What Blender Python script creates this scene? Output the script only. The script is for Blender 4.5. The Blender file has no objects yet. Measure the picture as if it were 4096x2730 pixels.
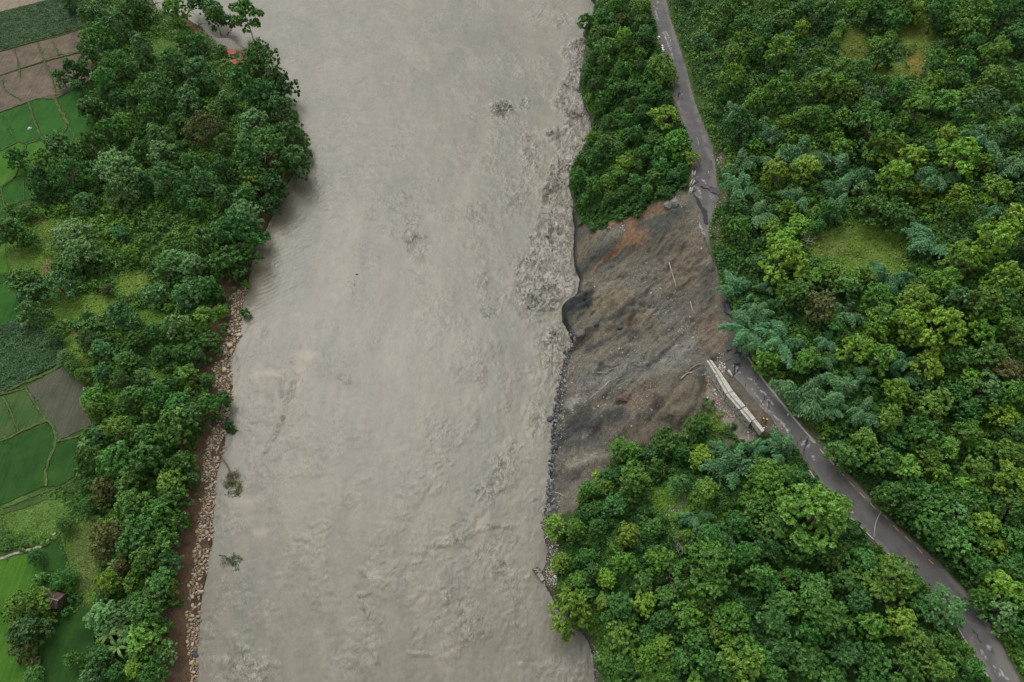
import bpy, math, random
import numpy as np
from mathutils import Vector, Matrix
R = math.radians
SC = bpy.context.scene
COL = SC.collection
rng = np.random.default_rng(7)
random.seed(7)

# ------------------------------------------------------------------ camera, sky, sun, exposure
CAM_H, PITCH, FPX, CX, CY = 150.0, R(57), 2730.0, 2048.0, 1365.0
cam_d = bpy.data.cameras.new('camera'); cam = bpy.data.objects.new('camera', cam_d); COL.objects.link(cam)
cam.location = (0, 0, CAM_H); cam.rotation_euler = (math.pi/2-PITCH, 0, 0)
cam_d.sensor_width = 36; cam_d.lens = 36*FPX/4096; cam_d.clip_start = 1; cam_d.clip_end = 6000
SC.camera = cam
w = bpy.data.worlds.new('World'); SC.world = w; w.use_nodes = True
nt = w.node_tree; bg = nt.nodes['Background']
sky = nt.nodes.new('ShaderNodeTexSky'); sky.sky_type = 'NISHITA'; sky.sun_disc = False
sky.sun_elevation = R(58); sky.sun_rotation = R(-25); sky.air_density = 1.0; sky.dust_density = 4.0; sky.ozone_density = 1.0
hs = nt.nodes.new('ShaderNodeHueSaturation'); hs.inputs['Saturation'].default_value = 0.12
nt.links.new(sky.outputs[0], hs.inputs['Color']); nt.links.new(hs.outputs[0], bg.inputs[0])
bg.inputs[1].default_value = 0.15
sd = bpy.data.lights.new('sun', 'SUN'); sd.energy = .65; sd.angle = R(50); sd.color = (1, .975, .94)
sun = bpy.data.objects.new('sun', sd); COL.objects.link(sun)
sun.rotation_euler = (R(32), 0, R(180+25))
SC.view_settings.view_transform = 'Standard'; SC.view_settings.look = 'None'
SC.view_settings.gamma = 1; SC.view_settings.exposure = 0.45; SC.view_settings.use_curve_mapping = False
SC.cycles.max_bounces = 6; SC.cycles.diffuse_bounces = 3; SC.cycles.glossy_bounces = 2; SC.cycles.transmission_bounces = 3

# ------------------------------------------------------------------ survey helpers: sight lines of the photograph cast onto the terrain
ZT = {'A': (0, 0, 1300/2265), 'B': (0, 900, 1300/2265), 'C': (0, 1800, 1300/2192), 'D': (2100, 0, 1000/2240), 'E': (2100, 650, 1000/2240),
      'F': (2050, 1200, 1300/2265), 'G': (2000, 1830, 1300/2265), 'H': (2900, 0, 1196/2344), 'I': (2900, 800, 1196/2084),
      'J': (2900, 1700, 1196/1821), 'K': (2700, 1350, 600/2091), 'R': (1000, 0, 1400/2353), 'S': (900, 900, 1400/2353), 'T': (900, 1800, 1400/2353)}
def P(k, *pts):
    ox, oy, s = ZT[k]
    return [(ox+x*s, oy+y*s) for x, y in pts]
SA, CA = math.sin(math.pi/2-PITCH), math.cos(math.pi/2-PITCH)
def ray(px, py):
    dx = (np.asarray(px, float)-CX)/FPX; dy = -(np.asarray(py, float)-CY)/FPX
    return dx, dy*CA+SA, dy*SA-CA
def at(px, py, z):
    dx, dy, dz = ray(px, py); t = (z-CAM_H)/dz
    return dx*t, dy*t
def proj(x, y, z):
    zz = z-CAM_H
    yc = y*CA+zz*SA; zc = -y*SA+zz*CA
    zc = np.minimum(zc, -1)
    return CX+FPX*x/(-zc), CY-FPX*yc/(-zc), -zc
def sm(a, b, x):
    t = np.clip((x-a)/(b-a), 0, 1); return t*t*(3-2*t)

# ------------------------------------------------------------------ noise
def _h(ix, iy, s):
    n = (ix.astype(np.int64)*374761393+iy.astype(np.int64)*668265263+s*1442695041) & 0xffffffff
    n = ((n ^ (n >> 13))*1274126177) & 0xffffffff
    return ((n ^ (n >> 16)) & 0xffff)/65535.0
def vn(x, y, s=0):
    ix, iy = np.floor(x), np.floor(y); fx, fy = x-ix, y-iy
    fx = fx*fx*fx*(fx*(fx*6-15)+10); fy = fy*fy*fy*(fy*(fy*6-15)+10)
    a, b, c, d = _h(ix, iy, s), _h(ix+1, iy, s), _h(ix, iy+1, s), _h(ix+1, iy+1, s)
    return (a+(b-a)*fx)+((c+(d-c)*fx)-(a+(b-a)*fx))*fy
def fbm(x, y, o=4, s=0, g=.5):
    r = 0; a = 1; t = 0
    c, sn = math.cos(.6), math.sin(.6)
    for i in range(o):
        r = r+a*vn(x, y, s+i); t += a; a *= g
        x, y = (x*c-y*sn)*2.03+7.1, (x*sn+y*c)*2.03+3.7
    return r/t

# ------------------------------------------------------------------ survey lines
def line_at(pts, z):
    a = np.array(pts); x, y = at(a[:, 0], a[:, 1], z); o = np.argsort(y)
    return y[o], x[o]
LW = (P('A', (1060, -60), (1070, 0), (1130, 110), (1400, 180), (1500, 290), (1560, 330), (1740, 345), (1850, 430), (1960, 560), (2000, 680), (2060, 830), (2110, 980), (2110, 1150), (1990, 1320), (1950, 1420), (1880, 1560))
      + P('B', (1850, 60), (1780, 170), (1750, 300), (1735, 430), (1700, 540), (1690, 640), (1680, 770), (1650, 850), (1610, 950), (1625, 1050), (1635, 1130), (1625, 1250), (1595, 1350), (1580, 1450), (1575, 1560))
      + P('C', (1480, 130), (1455, 250), (1450, 400), (1440, 500), (1440, 640), (1410, 740), (1400, 850), (1370, 980), (1355, 1100), (1345, 1250), (1330, 1380), (1345, 1480), (1330, 1568), (1310, 1800)))
LS = (P('B', (1690, 420), (1650, 470), (1600, 520), (1620, 600), (1590, 720), (1580, 800), (1530, 880), (1490, 970), (1480, 1030), (1490, 1130), (1520, 1190), (1500, 1330), (1480, 1430), (1430, 1560))
      + P('C', (1360, 130), (1355, 300), (1345, 420), (1330, 560), (1310, 700), (1290, 850), (1265, 1000), (1255, 1150), (1255, 1300), (1275, 1450), (1280, 1568), (1270, 1800)))
RW = (P('D', (575, -60), (590, 0), (640, 60), (600, 160), (520, 300), (540, 420), (515, 560), (490, 700), (480, 800), (520, 950), (590, 1100), (600, 1200), (520, 1320), (500, 1400), (430, 1480))
      + P('E', (410, 50), (390, 150), (395, 250), (430, 350), (420, 480), (440, 600), (430, 780), (440, 950), (490, 1050), (465, 1180), (330, 1310), (340, 1430), (390, 1540))
      + P('F', (420, 310), (370, 380), (340, 480), (335, 560), (310, 680), (285, 800), (280, 900), (275, 1000), (275, 1090), (250, 1150), (265, 1240), (245, 1320), (240, 1400))
      + P('G', (310, 400), (300, 460), (310, 560), (330, 640), (320, 740), (285, 820), (310, 880), (350, 950), (400, 1050), (470, 1170), (560, 1210), (610, 1270), (640, 1350), (655, 1450), (660, 1568), (665, 1800)))
RB = (P('D', (1105, -60), (1110, 0), (1140, 140), (1180, 270), (1215, 420), (1270, 520), (1310, 640), (1310, 800), (1350, 930), (1390, 1060), (1430, 1160), (1470, 1290), (1500, 1400))
      + P('E', (1495, 50), (1480, 170), (1470, 260), (1520, 330), (1560, 420), (1570, 520), (1555, 600), (1600, 700), (1655, 810), (1680, 900), (1700, 1000), (1730, 1200), (1770, 1350))
      + P('F', (1495, 200), (1500, 265), (1495, 370)) + P('K', (655, 300), (505, 335), (600, 470), (760, 690), (980, 980), (1200, 1290))
      + P('F', (1900, 960)) + P('J', (440, 150), (505, 240), (590, 370), (735, 540), (895, 700), (985, 790), (1105, 890), (1245, 1040), (1385, 1180), (1410, 1250), (1490, 1370), (1590, 1540), (1700, 1800)))
AL = (P('D', (1105, -60), (1110, 0), (1140, 140), (1180, 270), (1240, 420), (1300, 520), (1340, 640), (1330, 800), (1360, 930), (1400, 1060), (1440, 1160), (1480, 1290), (1520, 1400), (1535, 1500))
      + P('E', (1500, 170), (1495, 260), (1530, 330), (1560, 420), (1570, 520), (1555, 600), (1600, 700), (1655, 810)))
RR = (P('D', (1255, -60), (1265, 0), (1290, 140), (1345, 300), (1400, 480), (1450, 640), (1500, 850), (1550, 1000), (1610, 1150), (1670, 1300), (1700, 1440))
      + P('E', (1705, 50), (1715, 180), (1740, 250), (1710, 380), (1660, 520), (1640, 620), (1650, 720), (1668, 815), (1700, 900), (1730, 1050), (1755, 1200), (1800, 1350))
      + P('F', (1530, 170), (1600, 290), (1650, 400), (1760, 560), (1870, 700), (2000, 860), (2130, 1000), (2255, 1150))
      + P('J', (640, 180), (780, 330), (900, 470), (1040, 610), (1190, 740), (1330, 870), (1450, 1000), (1560, 1150), (1680, 1340), (1800, 1568), (1910, 1800)))
AL2 = (P('F', (1500, 265), (1500, 370), (1470, 430), (1500, 490), (1600, 600), (1700, 720), (1800, 820), (1870, 930)) + P('J', (440, 150), (520, 240), (600, 370), (740, 540), (900, 700), (990, 790), (1110, 890), (1250, 1040), (1390, 1180), (1420, 1250), (1500, 1370), (1600, 1540), (1720, 1800)))
ZR = 20.0
yLW, xLW = line_at(LW, 0); yLS, xLS = line_at(LS, .8); yRW, xRW = line_at(RW, 0)
yRB, xRB = line_at(RB, ZR); yRR, xRR = line_at(RR, ZR)
yW1, yW0 = at(2847, 1446, ZR)[1], at(3059, 1722, ZR)[1]       # ends of the concrete wall
ys_top, ys_bot = at(2700, 850, ZR)[1], at(2700, 1990, 4)[1]
def fL(y): return np.interp(y, yLW, xLW)
def fS(y): return np.minimum(np.interp(y, yLS, xLS), fL(y)-.3)
def fR(y): return np.interp(y, yRW, xRW)
def fB(y): return np.interp(y, yRB, xRB)
def fRR(y): return np.maximum(np.interp(y, yRR, xRR), fB(y)+.3)
SLIDE = np.array(P('D', (420, 1500)) + P('E', (375, 350), (480, 500), (560, 560), (640, 580), (760, 540), (880, 520), (960, 470), (1060, 420), (1150, 370), (1250, 345), (1330, 310), (1420, 220), (1470, 260), (1540, 330), (1575, 450), (1560, 600), (1620, 740), (1680, 880), (1720, 1050), (1760, 1250), (1800, 1420))
      + P('F', (1500, 265), (1495, 380), (1350, 440), (1345, 540), (1360, 620), (1340, 700), (1355, 780), (1300, 850), (1160, 960), (900, 1020), (700, 1100), (600, 1250), (540, 1350), (440, 1460), (370, 1500), (180, 1500), (180, 1200), (200, 900), (250, 500), (280, 200), (300, 0)) + P('E', (260, 1310), (380, 1100)))
def inpoly(px, py, poly):
    poly = np.asarray(poly); c = np.zeros(np.shape(px), bool); n = len(poly); j = n-1
    for i in range(n):
        xi, yi = poly[i]; xj, yj = poly[j]
        if yi != yj:
            c ^= ((yi > py) != (yj > py)) & (px < (xj-xi)*(py-yi)/(yj-yi)+xi)
        j = i
    return c
def dseg(px, py, pts):
    """distance to a polyline and position along it 0..1"""
    d = np.full(np.shape(px), 1e9); u = np.zeros(np.shape(px)); n = len(pts)-1
    for i in range(n):
        ax, ay = pts[i]; bx, by = pts[i+1]; vx, vy = bx-ax, by-ay
        t = np.clip(((px-ax)*vx+(py-ay)*vy)/(vx*vx+vy*vy+1e-9), 0, 1)
        q = np.hypot(px-ax-t*vx, py-ay-t*vy); m = q < d
        d = np.where(m, q, d); u = np.where(m, (i+t)/n, u)
    return d, u

BUMPS = []
for (k_, x_, y_), z_, br, bh_ in [(('F', 1130, 680), 13, 7, 1.6), (('F', 760, 700), 5, 2.2, 1.1), (('E', 1560, 900), 15, 7, 1.2), (('E', 700, 700), 8, 6, 1.2), (('F', 650, 260), 7, 7, -1.0), (('F', 430, 750), 3, 4, 1.2), (('F', 1150, 900), 11, 3, -.9), (('E', 1100, 1380), 11, 4.5, -1.3), (('F', 520, 1130), 5, 5, 1.0), (('F', 520, 480), 4, 4, 1.1), (('E', 900, 1250), 8, 5, .9), (('E', 420, 1300), 3, 5, 1.2)]:
    (q_,) = P(k_, (x_, y_)); a_, b_ = at(q_[0], q_[1], z_); BUMPS.append((float(a_), float(b_), br, bh_))
def height(x, y, fine=True):
    x = np.asarray(x, float); y = np.asarray(y, float)
    l, s, r, b, rr = fL(y), fS(y), fR(y), fB(y), fRR(y)
    # left bank
    d = l-x; ws = l-s
    zl = np.where(d < 0, d*.5, np.minimum(d/np.maximum(ws, .3), 1)*np.minimum(1.3, ws*.45))
    e = d-ws
    zl = zl+np.where(e > 0, (4.5-np.minimum(1.3, ws*.45))*sm(0, 6.5, e), 0)
    zl = np.clip(zl, -2.5, None)
    n1 = fbm(x/6, y/6, 3, 5)
    zl = zl+np.where(e > 0, (n1-.5)*1.0*sm(0, 2, e)*(1-sm(5, 8, e)), 0)
    # right bank
    isl = sm(ys_bot-2, ys_bot+7, y)*(1-sm(ys_top-8, ys_top+5, y))
    t = np.clip((x-r)/np.maximum(b-r, 1), 0, 1)
    wl = sm(yW0-1.5, yW0+.5, y)*(1-sm(yW1-.5, yW1+1.5, y))
    ztop = ZR-2.6*wl
    g1 = np.power(t+1e-6, .62); g2 = .045*sm(0, .012, t)+.955*np.power(t+1e-6, .88)
    zs = ztop*(g1*(1-isl)+g2*isl)
    db = b-x
    zs = np.where(wl > 0, np.maximum(np.minimum(zs, ZR), np.where(db < .15, ZR-(db > 0)*2.6*wl*np.clip(db/.15, 0, 1), -9)), zs)
    env = np.minimum(sm(0, .06, t), 1-sm(.93, 1, t))
    ca, sa = math.cos(R(40)), math.sin(R(40))
    wx, wy = x+3*(fbm(x/9, y/9, 2, 21)-.5), y+3*(fbm(x/9, y/9, 2, 22)-.5)
    u, v = wx*ca+wy*sa, -wx*sa+wy*ca
    gul = (fbm(u/14, v/2.6, 4, 31)-.5)*2.2+(np.abs(fbm(u/12, v/1.9, 4, 35)-.5))*-3.2+(fbm(x/1.3, y/1.3, 3, 38)-.5)*.8+(np.abs(fbm(x/4, y/4, 4, 39)-.5))*-1.8
    f_ = fbm(wx/9+4, wy/6, 4, 43); gul = gul*.8+.55*(sm(.40, .44, f_)-.5)+.45*(sm(.52, .55, f_)-.5)
    frs = (fbm(x/9, y/9, 4, 41)-.5)*3.0
    for bx_, by_, br, bh_ in BUMPS: zs = zs+bh_*(1-sm(br*.62, br, np.hypot(x-bx_, y-by_)+(fbm(x/2.5, y/2.5, 3, 47)-.5)*br*.7))*isl
    zs = zs+env*(gul*isl+frs*(1-isl))
    zs = np.where(x < r, (x-r)*.5, zs); zs = np.clip(zs, -2.5, None)
    # hillside
    q = x-rr
    zh = ZR+np.minimum(q*.10, .3)+.33*np.maximum(q-1.2, 0)*sm(0, 4, q)-.00065*np.maximum(q, 0)**2*(q < 250)-(q >= 250)*.00065*62500
    zh = zh+sm(2, 12, q)*((fbm(x/22, y/22, 4, 51)-.5)*9+(fbm(x/6, y/6, 3, 55)-.5)*2.2)
    z = np.where(x < (l+r)/2, zl, np.where(x <= b, zs, np.where(x <= rr, ZR, zh)))
    return z
_hx, _hy = np.arange(-200, 200.1, .6), np.arange(-20, 320.1, .6)
_HG = height(*np.meshgrid(_hx, _hy))
def hfast(x, y):
    u = np.clip((x+200)/.6, 0, len(_hx)-1.001); v = np.clip((y+20)/.6, 0, len(_hy)-1.001); i = u.astype(int); j = v.astype(int); fu = u-i; fv = v-j
    return (_HG[j, i]*(1-fu)+_HG[j, i+1]*fu)*(1-fv)+(_HG[j+1, i]*(1-fu)+_HG[j+1, i+1]*fu)*fv
def hit(px, py, off=0.0):
    px = np.atleast_1d(np.asarray(px, float)); py = np.atleast_1d(np.asarray(py, float)); off = np.broadcast_to(off, px.shape)
    dx, dy, dz = ray(px, py)
    t = np.full(px.shape, 84.0); done = np.zeros(px.shape, bool)
    prev = (CAM_H+t*dz)-(hfast(t*dx, t*dy)+off); tp = t.copy()
    for i in range(260):
        tn = t+np.where(done, 0, 1.0)
        f = (CAM_H+tn*dz)-(np.maximum(hfast(tn*dx, tn*dy), 0)+off)
        newly = (~done) & (f <= 0)
        k = np.clip(prev/np.maximum(prev-f, 1e-6), 0, 1)
        tp = np.where(newly, t+k*(tn-t), tp); done |= newly
        t = np.where(done, t, tn); prev = np.where(done, prev, f)
        if done.all(): break
    tp = np.where(done, tp, t)
    return tp*dx, tp*dy, CAM_H+tp*dz-off, tp

# ------------------------------------------------------------------ object helpers
def mesh_np(name, V, F, smooth=False, mats=()):
    V = np.ascontiguousarray(V, np.float32); F = np.ascontiguousarray(F, np.int32)
    me = bpy.data.meshes.new(name); nv, (nf, k) = len(V), F.shape
    me.vertices.add(nv); me.vertices.foreach_set('co', V.ravel())
    me.loops.add(nf*k); me.loops.foreach_set('vertex_index', F.ravel())
    me.polygons.add(nf); me.polygons.foreach_set('loop_start', np.arange(0, nf*k, k, dtype=np.int32))
    me.polygons.foreach_set('use_smooth', np.full(nf, smooth, bool))
    for m in mats: me.materials.append(m)
    me.update(calc_edges=True)
    return me
def attr(me, name, data, dom='POINT', typ='FLOAT'):
    a = me.attributes.new(name, typ, dom); data = np.ascontiguousarray(data, np.float32)
    a.data.foreach_set('value' if typ == 'FLOAT' else 'color', data.ravel())
def link(name, me, parent=None, kind=None, label=None, cat=None, group=None, loc=None):
    o = bpy.data.objects.new(name, me); COL.objects.link(o)
    if parent: o.parent = parent
    if loc is not None: o.location = loc
    for k, v in (('kind', kind), ('label', label), ('category', cat), ('group', group)):
        if v: o[k] = v
    return o
def thing(name, label, cat, loc=(0, 0, 0), group=None):
    return link(name, None, None, None, label, cat, group, loc)
class MB:
    def __init__(s): s.v = []; s.f = []
    def tube(s, pts, rad, n=6, caps=True):
        b0 = len(s.v); pts = [Vector(p) for p in pts]
        for i, p in enumerate(pts):
            d = (pts[min(i+1, len(pts)-1)]-pts[max(i-1, 0)]).normalized()
            a = d.orthogonal().normalized() if i == 0 else (a-a.dot(d)*d).normalized()
            b = d.cross(a); r = rad[i] if hasattr(rad, '__len__') else rad
            for k in range(n):
                th = 2*math.pi*k/n; s.v.append(p+a*math.cos(th)*r+b*math.sin(th)*r)
        for i in range(len(pts)-1):
            for k in range(n):
                k2 = (k+1) % n; s.f.append((b0+i*n+k, b0+i*n+k2, b0+(i+1)*n+k2, b0+(i+1)*n+k))
        if caps: s.f.append(tuple(b0+k for k in range(n))[::-1]); s.f.append(tuple(b0+(len(pts)-1)*n+k for k in range(n)))
        return s
    def hexa(s, c):       # 8 corners: bottom 4, top 4 (both counter-clockwise from above)
        b = len(s.v); s.v += [Vector(p) for p in c]
        s.f += [(b+3, b+2, b+1, b), (b+4, b+5, b+6, b+7)]+[(b+i, b+(i+1) % 4, b+4+(i+1) % 4, b+4+i) for i in range(4)]
        return s
    def box(s, c, sx, sy, sz, rz=0, rx=0, ry=0):
        m = Matrix.Translation(c) @ Matrix.Rotation(rz, 4, 'Z') @ Matrix.Rotation(ry, 4, 'Y') @ Matrix.Rotation(rx, 4, 'X')
        q = [(-1, -1), (1, -1), (1, 1), (-1, 1)]
        return s.hexa([m @ Vector((a*sx/2, b*sy/2, z*sz/2)) for z in (-1, 1) for a, b in q])
    def mesh(s, name, mat, smooth=False, bevel=0):
        me = bpy.data.meshes.new(name); me.from_pydata([tuple(v) for v in s.v], [], s.f); me.materials.append(mat)
        if smooth:
            me.polygons.foreach_set('use_smooth', [True]*len(me.polygons))
        return me

# ------------------------------------------------------------------ materials
def new_mat(name, rough=.8, spec=.3):
    m = bpy.data.materials.new(name); m.use_nodes = True; n = m.node_tree
    b = n.nodes['Principled BSDF']; b.inputs['Roughness'].default_value = rough; b.inputs['Specular IOR Level'].default_value = spec
    return m, n, b
def nd(n, t, **k):
    x = n.nodes.new(t)
    for a, v in k.items():
        if a.startswith('i_'): x.inputs[a[2:].replace('_', ' ')].default_value = v
        else: setattr(x, a, v)
    return x
def noise(n, scale, detail=4, rough=.6, vec=None, dist=0):
    x = nd(n, 'ShaderNodeTexNoise'); x.inputs['Scale'].default_value = scale; x.inputs['Detail'].default_value = detail
    x.inputs['Roughness'].default_value = rough; x.inputs['Distortion'].default_value = dist
    if vec is not None: n.links.new(vec, x.inputs['Vector'])
    return x.outputs['Fac']
def ramp(n, fac, stops):
    x = nd(n, 'ShaderNodeValToRGB'); e = x.color_ramp.elements
    while len(e) < len(stops): e.new(.5)
    for i, (p, c) in enumerate(stops):
        e[i].position = p; e[i].color = (c, c, c, 1) if not hasattr(c, '__len__') else (*c, 1)
    n.links.new(fac, x.inputs[0]); return x.outputs[0]
def mixc(n, fac, a, b, mode='MIX'):
    x = nd(n, 'ShaderNodeMix', data_type='RGBA', blend_type=mode)
    for sock, v in ((x.inputs[0], fac), (x.inputs[6], a), (x.inputs[7], b)):
        if hasattr(v, 'node'): n.links.new(v, sock)
        elif hasattr(v, '__len__'): sock.default_value = (*v, 1) if len(v) == 3 else v
        else: sock.default_value = v
    return x.outputs[2]
def math_(n, op, a, b=None):
    x = nd(n, 'ShaderNodeMath', operation=op)
    for i, v in enumerate((a, b)):
        if v is None: continue
        if hasattr(v, 'node'): n.links.new(v, x.inputs[i])
        else: x.inputs[i].default_value = v
    return x.outputs[0]
def bump(n, b, h, strength=.5, dist=.1):
    x = nd(n, 'ShaderNodeBump'); x.inputs['Strength'].default_value = strength; x.inputs['Distance'].default_value = dist
    n.links.new(h, x.inputs['Height']); n.links.new(x.outputs[0], b.inputs['Normal'])
def attr_n(n, name, out='Fac'):
    x = nd(n, 'ShaderNodeAttribute', attribute_name=name); return x.outputs[out]
def wpos(n): return nd(n, 'ShaderNodeNewGeometry').outputs['Position']
def simple(name, c, c2=None, scale=3, rough=.8, spec=.3, bs=.4, bd=.03, objrand=0):
    m, n, b = new_mat(name, rough, spec); c2 = c2 or tuple(v*.6 for v in c)
    p = wpos(n); f = noise(n, scale, 6, .65, p)
    col = ramp(n, f, [(.3, c2), (.7, c)])
    if objrand:
        oi = nd(n, 'ShaderNodeObjectInfo'); k = math_(n, 'MULTIPLY_ADD', oi.outputs['Random'], objrand); n.nodes[-1].inputs[2].default_value = 1-objrand/2
        x = nd(n, 'ShaderNodeHueSaturation'); n.links.new(col, x.inputs['Color']); n.links.new(k, x.inputs['Value']); col = x.outputs[0]
    n.links.new(col, b.inputs['Base Color']); bump(n, b, noise(n, scale*4, 5, .7, p), bs, bd)
    return m
def leaf_mat(name, dark, light, rand=.25, trans=.22):
    m, n, b = new_mat(name, .5, .35)
    v = attr_n(n, 'v'); oi = nd(n, 'ShaderNodeObjectInfo')
    col = ramp(n, v, [(0, dark), (1, light)])
    x = nd(n, 'ShaderNodeHueSaturation'); n.links.new(col, x.inputs['Color'])
    n.links.new(math_(n, 'MULTIPLY_ADD', oi.outputs['Random'], rand*2), x.inputs['Value']); x_l = n.nodes[-1]; x_l.inputs[2].default_value = 1.13-rand
    r2 = math_(n, 'FRACT', math_(n, 'MULTIPLY', oi.outputs['Random'], 37.7))
    n.links.new(math_(n, 'MULTIPLY_ADD', r2, .035), x.inputs['Hue']); n.nodes[-1].inputs[2].default_value = .4825
    col = x.outputs[0]
    n.links.new(col, b.inputs['Base Color'])
    tr = nd(n, 'ShaderNodeBsdfTranslucent'); n.links.new(mixc(n, .5, col, (.12, .2, .02)), tr.inputs['Color'])
    mx = nd(n, 'ShaderNodeMixShader'); mx.inputs[0].default_value = trans
    n.links.new(b.outputs[0], mx.inputs[1]); n.links.new(tr.outputs[0], mx.inputs[2])
    n.links.new(mx.outputs[0], n.nodes['Material Output'].inputs[0])
    return m
LEAF = {
 'b': leaf_mat('leaf_green', (.028, .098, .018), (.105, .250, .046)),
 'd': leaf_mat('leaf_dark', (.025, .086, .022), (.085, .205, .046)),
 'y': leaf_mat('leaf_yellow_green', (.052, .140, .018), (.165, .320, .048)),
 'yy': leaf_mat('leaf_lime', (.085, .195, .018), (.240, .400, .050)),
 'p': leaf_mat('leaf_blue_green', (.048, .140, .044), (.185, .350, .110)),
 'k': leaf_mat('leaf_bamboo', (.034, .120, .042), (.155, .340, .135), .15),
 'g': leaf_mat('leaf_olive', (.060, .085, .024), (.190, .200, .060)),
}
M_bark = simple('bark', (.16, .13, .10), (.07, .055, .04), 4)
M_deadwood = simple('bleached_wood', (.42, .38, .31), (.22, .19, .15), 4)
M_conc = simple('pale_concrete', (.50, .48, .42), (.26, .245, .21), 1.6, .85, .3, .5, .04)
M_conc2 = simple('dirty_concrete', (.34, .325, .29), (.22, .21, .19), 2.0, .9)
M_hole = simple('dark_hole', (.03, .028, .025))
M_white = simple('white_paint', (.58, .58, .55), (.40, .40, .37), 2)
M_yellow = simple('yellow_paint', (.62, .42, .10), (.42, .30, .11), 3)
M_red = simple('red_roof', (.36, .035, .03), (.20, .05, .035), 1.2, .5)
M_rust = simple('brown_roof', (.13, .085, .07), (.08, .05, .04), 2, .7)
M_soil = simple('brown_soil', (.13, .095, .065), (.06, .045, .032), 1)

# ------------------------------------------------------------------ ground
def axis(a, b, fine, c, d, mid, far=1500):
    """spacing: fine in [a,b], mid in [c,d], growing outside"""
    xs = list(np.arange(c, a, mid))+list(np.arange(a, b, fine))+list(np.arange(b, d, mid))
    st = mid; x = xs[-1]
    while x < far: st *= 1.35; x += st; xs.append(x)
    st = mid; x = xs[0]; pre = []
    while x > -far: st *= 1.35; x -= st; pre.append(x)
    return np.array(pre[::-1]+xs)
xs = axis(4, 58, .36, -150, 150, .85); ysg = axis(84, 170, .40, 0, 290, .85)
GX, GY = np.meshgrid(xs, ysg); GZ = height(GX, GY)
px, py, _ = proj(GX, GY, GZ)
far = (np.abs(GX) > 400) | (GY > 600) | (GY < -300)
isslide = inpoly(px, py, SLIDE) & (GX > fR(GY)-3) & (GY > 20) & (GX < fRR(GY)) & ~far
inl = fL(GY)-GX; es = inl-(fL(GY)-fS(GY))
# colours of the bare ground
nf = fbm(GX/5, GY/5, 4, 61)[..., None]
base = np.array([.028, .060, .014])*(1-nf)+np.array([.060, .105, .022])*nf
col = base.copy()
earth = np.array([.105, .068, .043])*(.6+.8*fbm(GX/1.5, GY/1.5, 4, 63)[..., None])
left = GX < (fL(GY)+fR(GY))/2
k = (left*(1-sm(6, 8.5, es)))[..., None]; col = col*(1-k)+earth*k
rocky = np.array([.075, .070, .070])*(.5+fbm(GX/.9, GY/.9, 3, 65)[..., None])
k = ((~left) & (GX < fB(GY)))*(1-sm(.2, 1.3, GX-fR(GY))); k = k[..., None]; col = col*(1-k)+rocky*k
# grass clearings and rough grass (colour of the growth itself)
def blob(px, py, cx, cy, rx, ry, soft=.45, ang=0, s=71):
    dx, dy = px-cx, py-cy; c, sn = math.cos(ang), math.sin(ang)
    d = np.hypot((dx*c+dy*sn)/rx, (-dx*sn+dy*c)/ry)+(fbm(px/60, py/60, 3, s)-.5)*.7
    return 1-sm(1-soft, 1+soft*.3, d)
CLEAR = [(*P('I', (980, 330))[0], 235, 125, (.085, .130, .022)), (*P('I', (720, 330))[0], 90, 55, (.095, .115, .028)),
         (*P('H', (1000, 380))[0], 75, 95, (.085, .105, .020)), (*P('H', (1500, 280))[0], 95, 95, (.085, .110, .020)), (*P('H', (1280, 560))[0], 110, 40, (.08, .11, .02)), (*P('H', (1500, 500))[0], 50, 60, (.12, .10, .022)),
         (*P('G', (1190, 300))[0], 95, 90, (.085, .155, .022)), (*P('F', (1430, 830))[0], 75, 85, (.080, .105, .022)),
         (*P('B', (230, 210))[0], 110, 120, (.085, .14, .024)), (*P('B', (420, 580))[0], 110, 90, (.085, .14, .026)), (*P('B', (920, 410))[0], 90, 55, (.105, .15, .025)),
         (*P('B', (640, 560))[0], 120, 50, (.10, .15, .025)), (*P('B', (1060, 640))[0], 70, 40, (.08, .15, .022)), (*P('B', (560, 900))[0], 60, 60, (.10, .15, .025)), (*P('B', (400, 30))[0], 130, 50, (.09, .13, .024)), (*P('B', (1080, 1080))[0], 60, 45, (.08, .14, .022)), (*P('B', (520, 840))[0], 70, 70, (.09, .14, .022)),
         (*P('A', (1150, 330))[0], 80, 50, (.06, .11, .022)), (*P('C', (560, 750))[0], 75, 190, (.085, .105, .032)), (*P('C', (220, 450))[0], 190, 90, (.075, .13, .028)),
         (*P('D', (1750, 1450))[0], 26, 45, (.085, .070, .050)), (*P('E', (1760, 300))[0], 22, 60, (.075, .062, .045)), (*P('E', (1720, 620))[0], 16, 60, (.060, .060, .035)), (*P('F', (2110, 960))[0], 40, 30, (.07, .06, .045)), (*P('A', (1600, 290))[0], 90, 36, (.20, .18, .155)),
         (*P('F', (1760, 640))[0], 60, 110, (.05, .11, .02)), (*P('F', (2010, 850))[0], 90, 60, (.06, .08, .025))]
for cx, cy, rx, ry, c in CLEAR:
    k = blob(px, py, cx, cy, rx, ry)[..., None]*(~isslide[..., None])
    c2 = np.array(c)*1.2*(.65+.7*fbm(GX/1.6, GY/1.6, 4, 67)[..., None]); col = col*(1-k)+c2*k
PLG = np.array(P('A', (-300, 430), (0, 360), (580, 200), (640, 300), (640, 560), (400, 680), (200, 715), (0, 790), (-300, 890))); col[inpoly(px, py, PLG)] = (.12, .095, .07)
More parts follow.
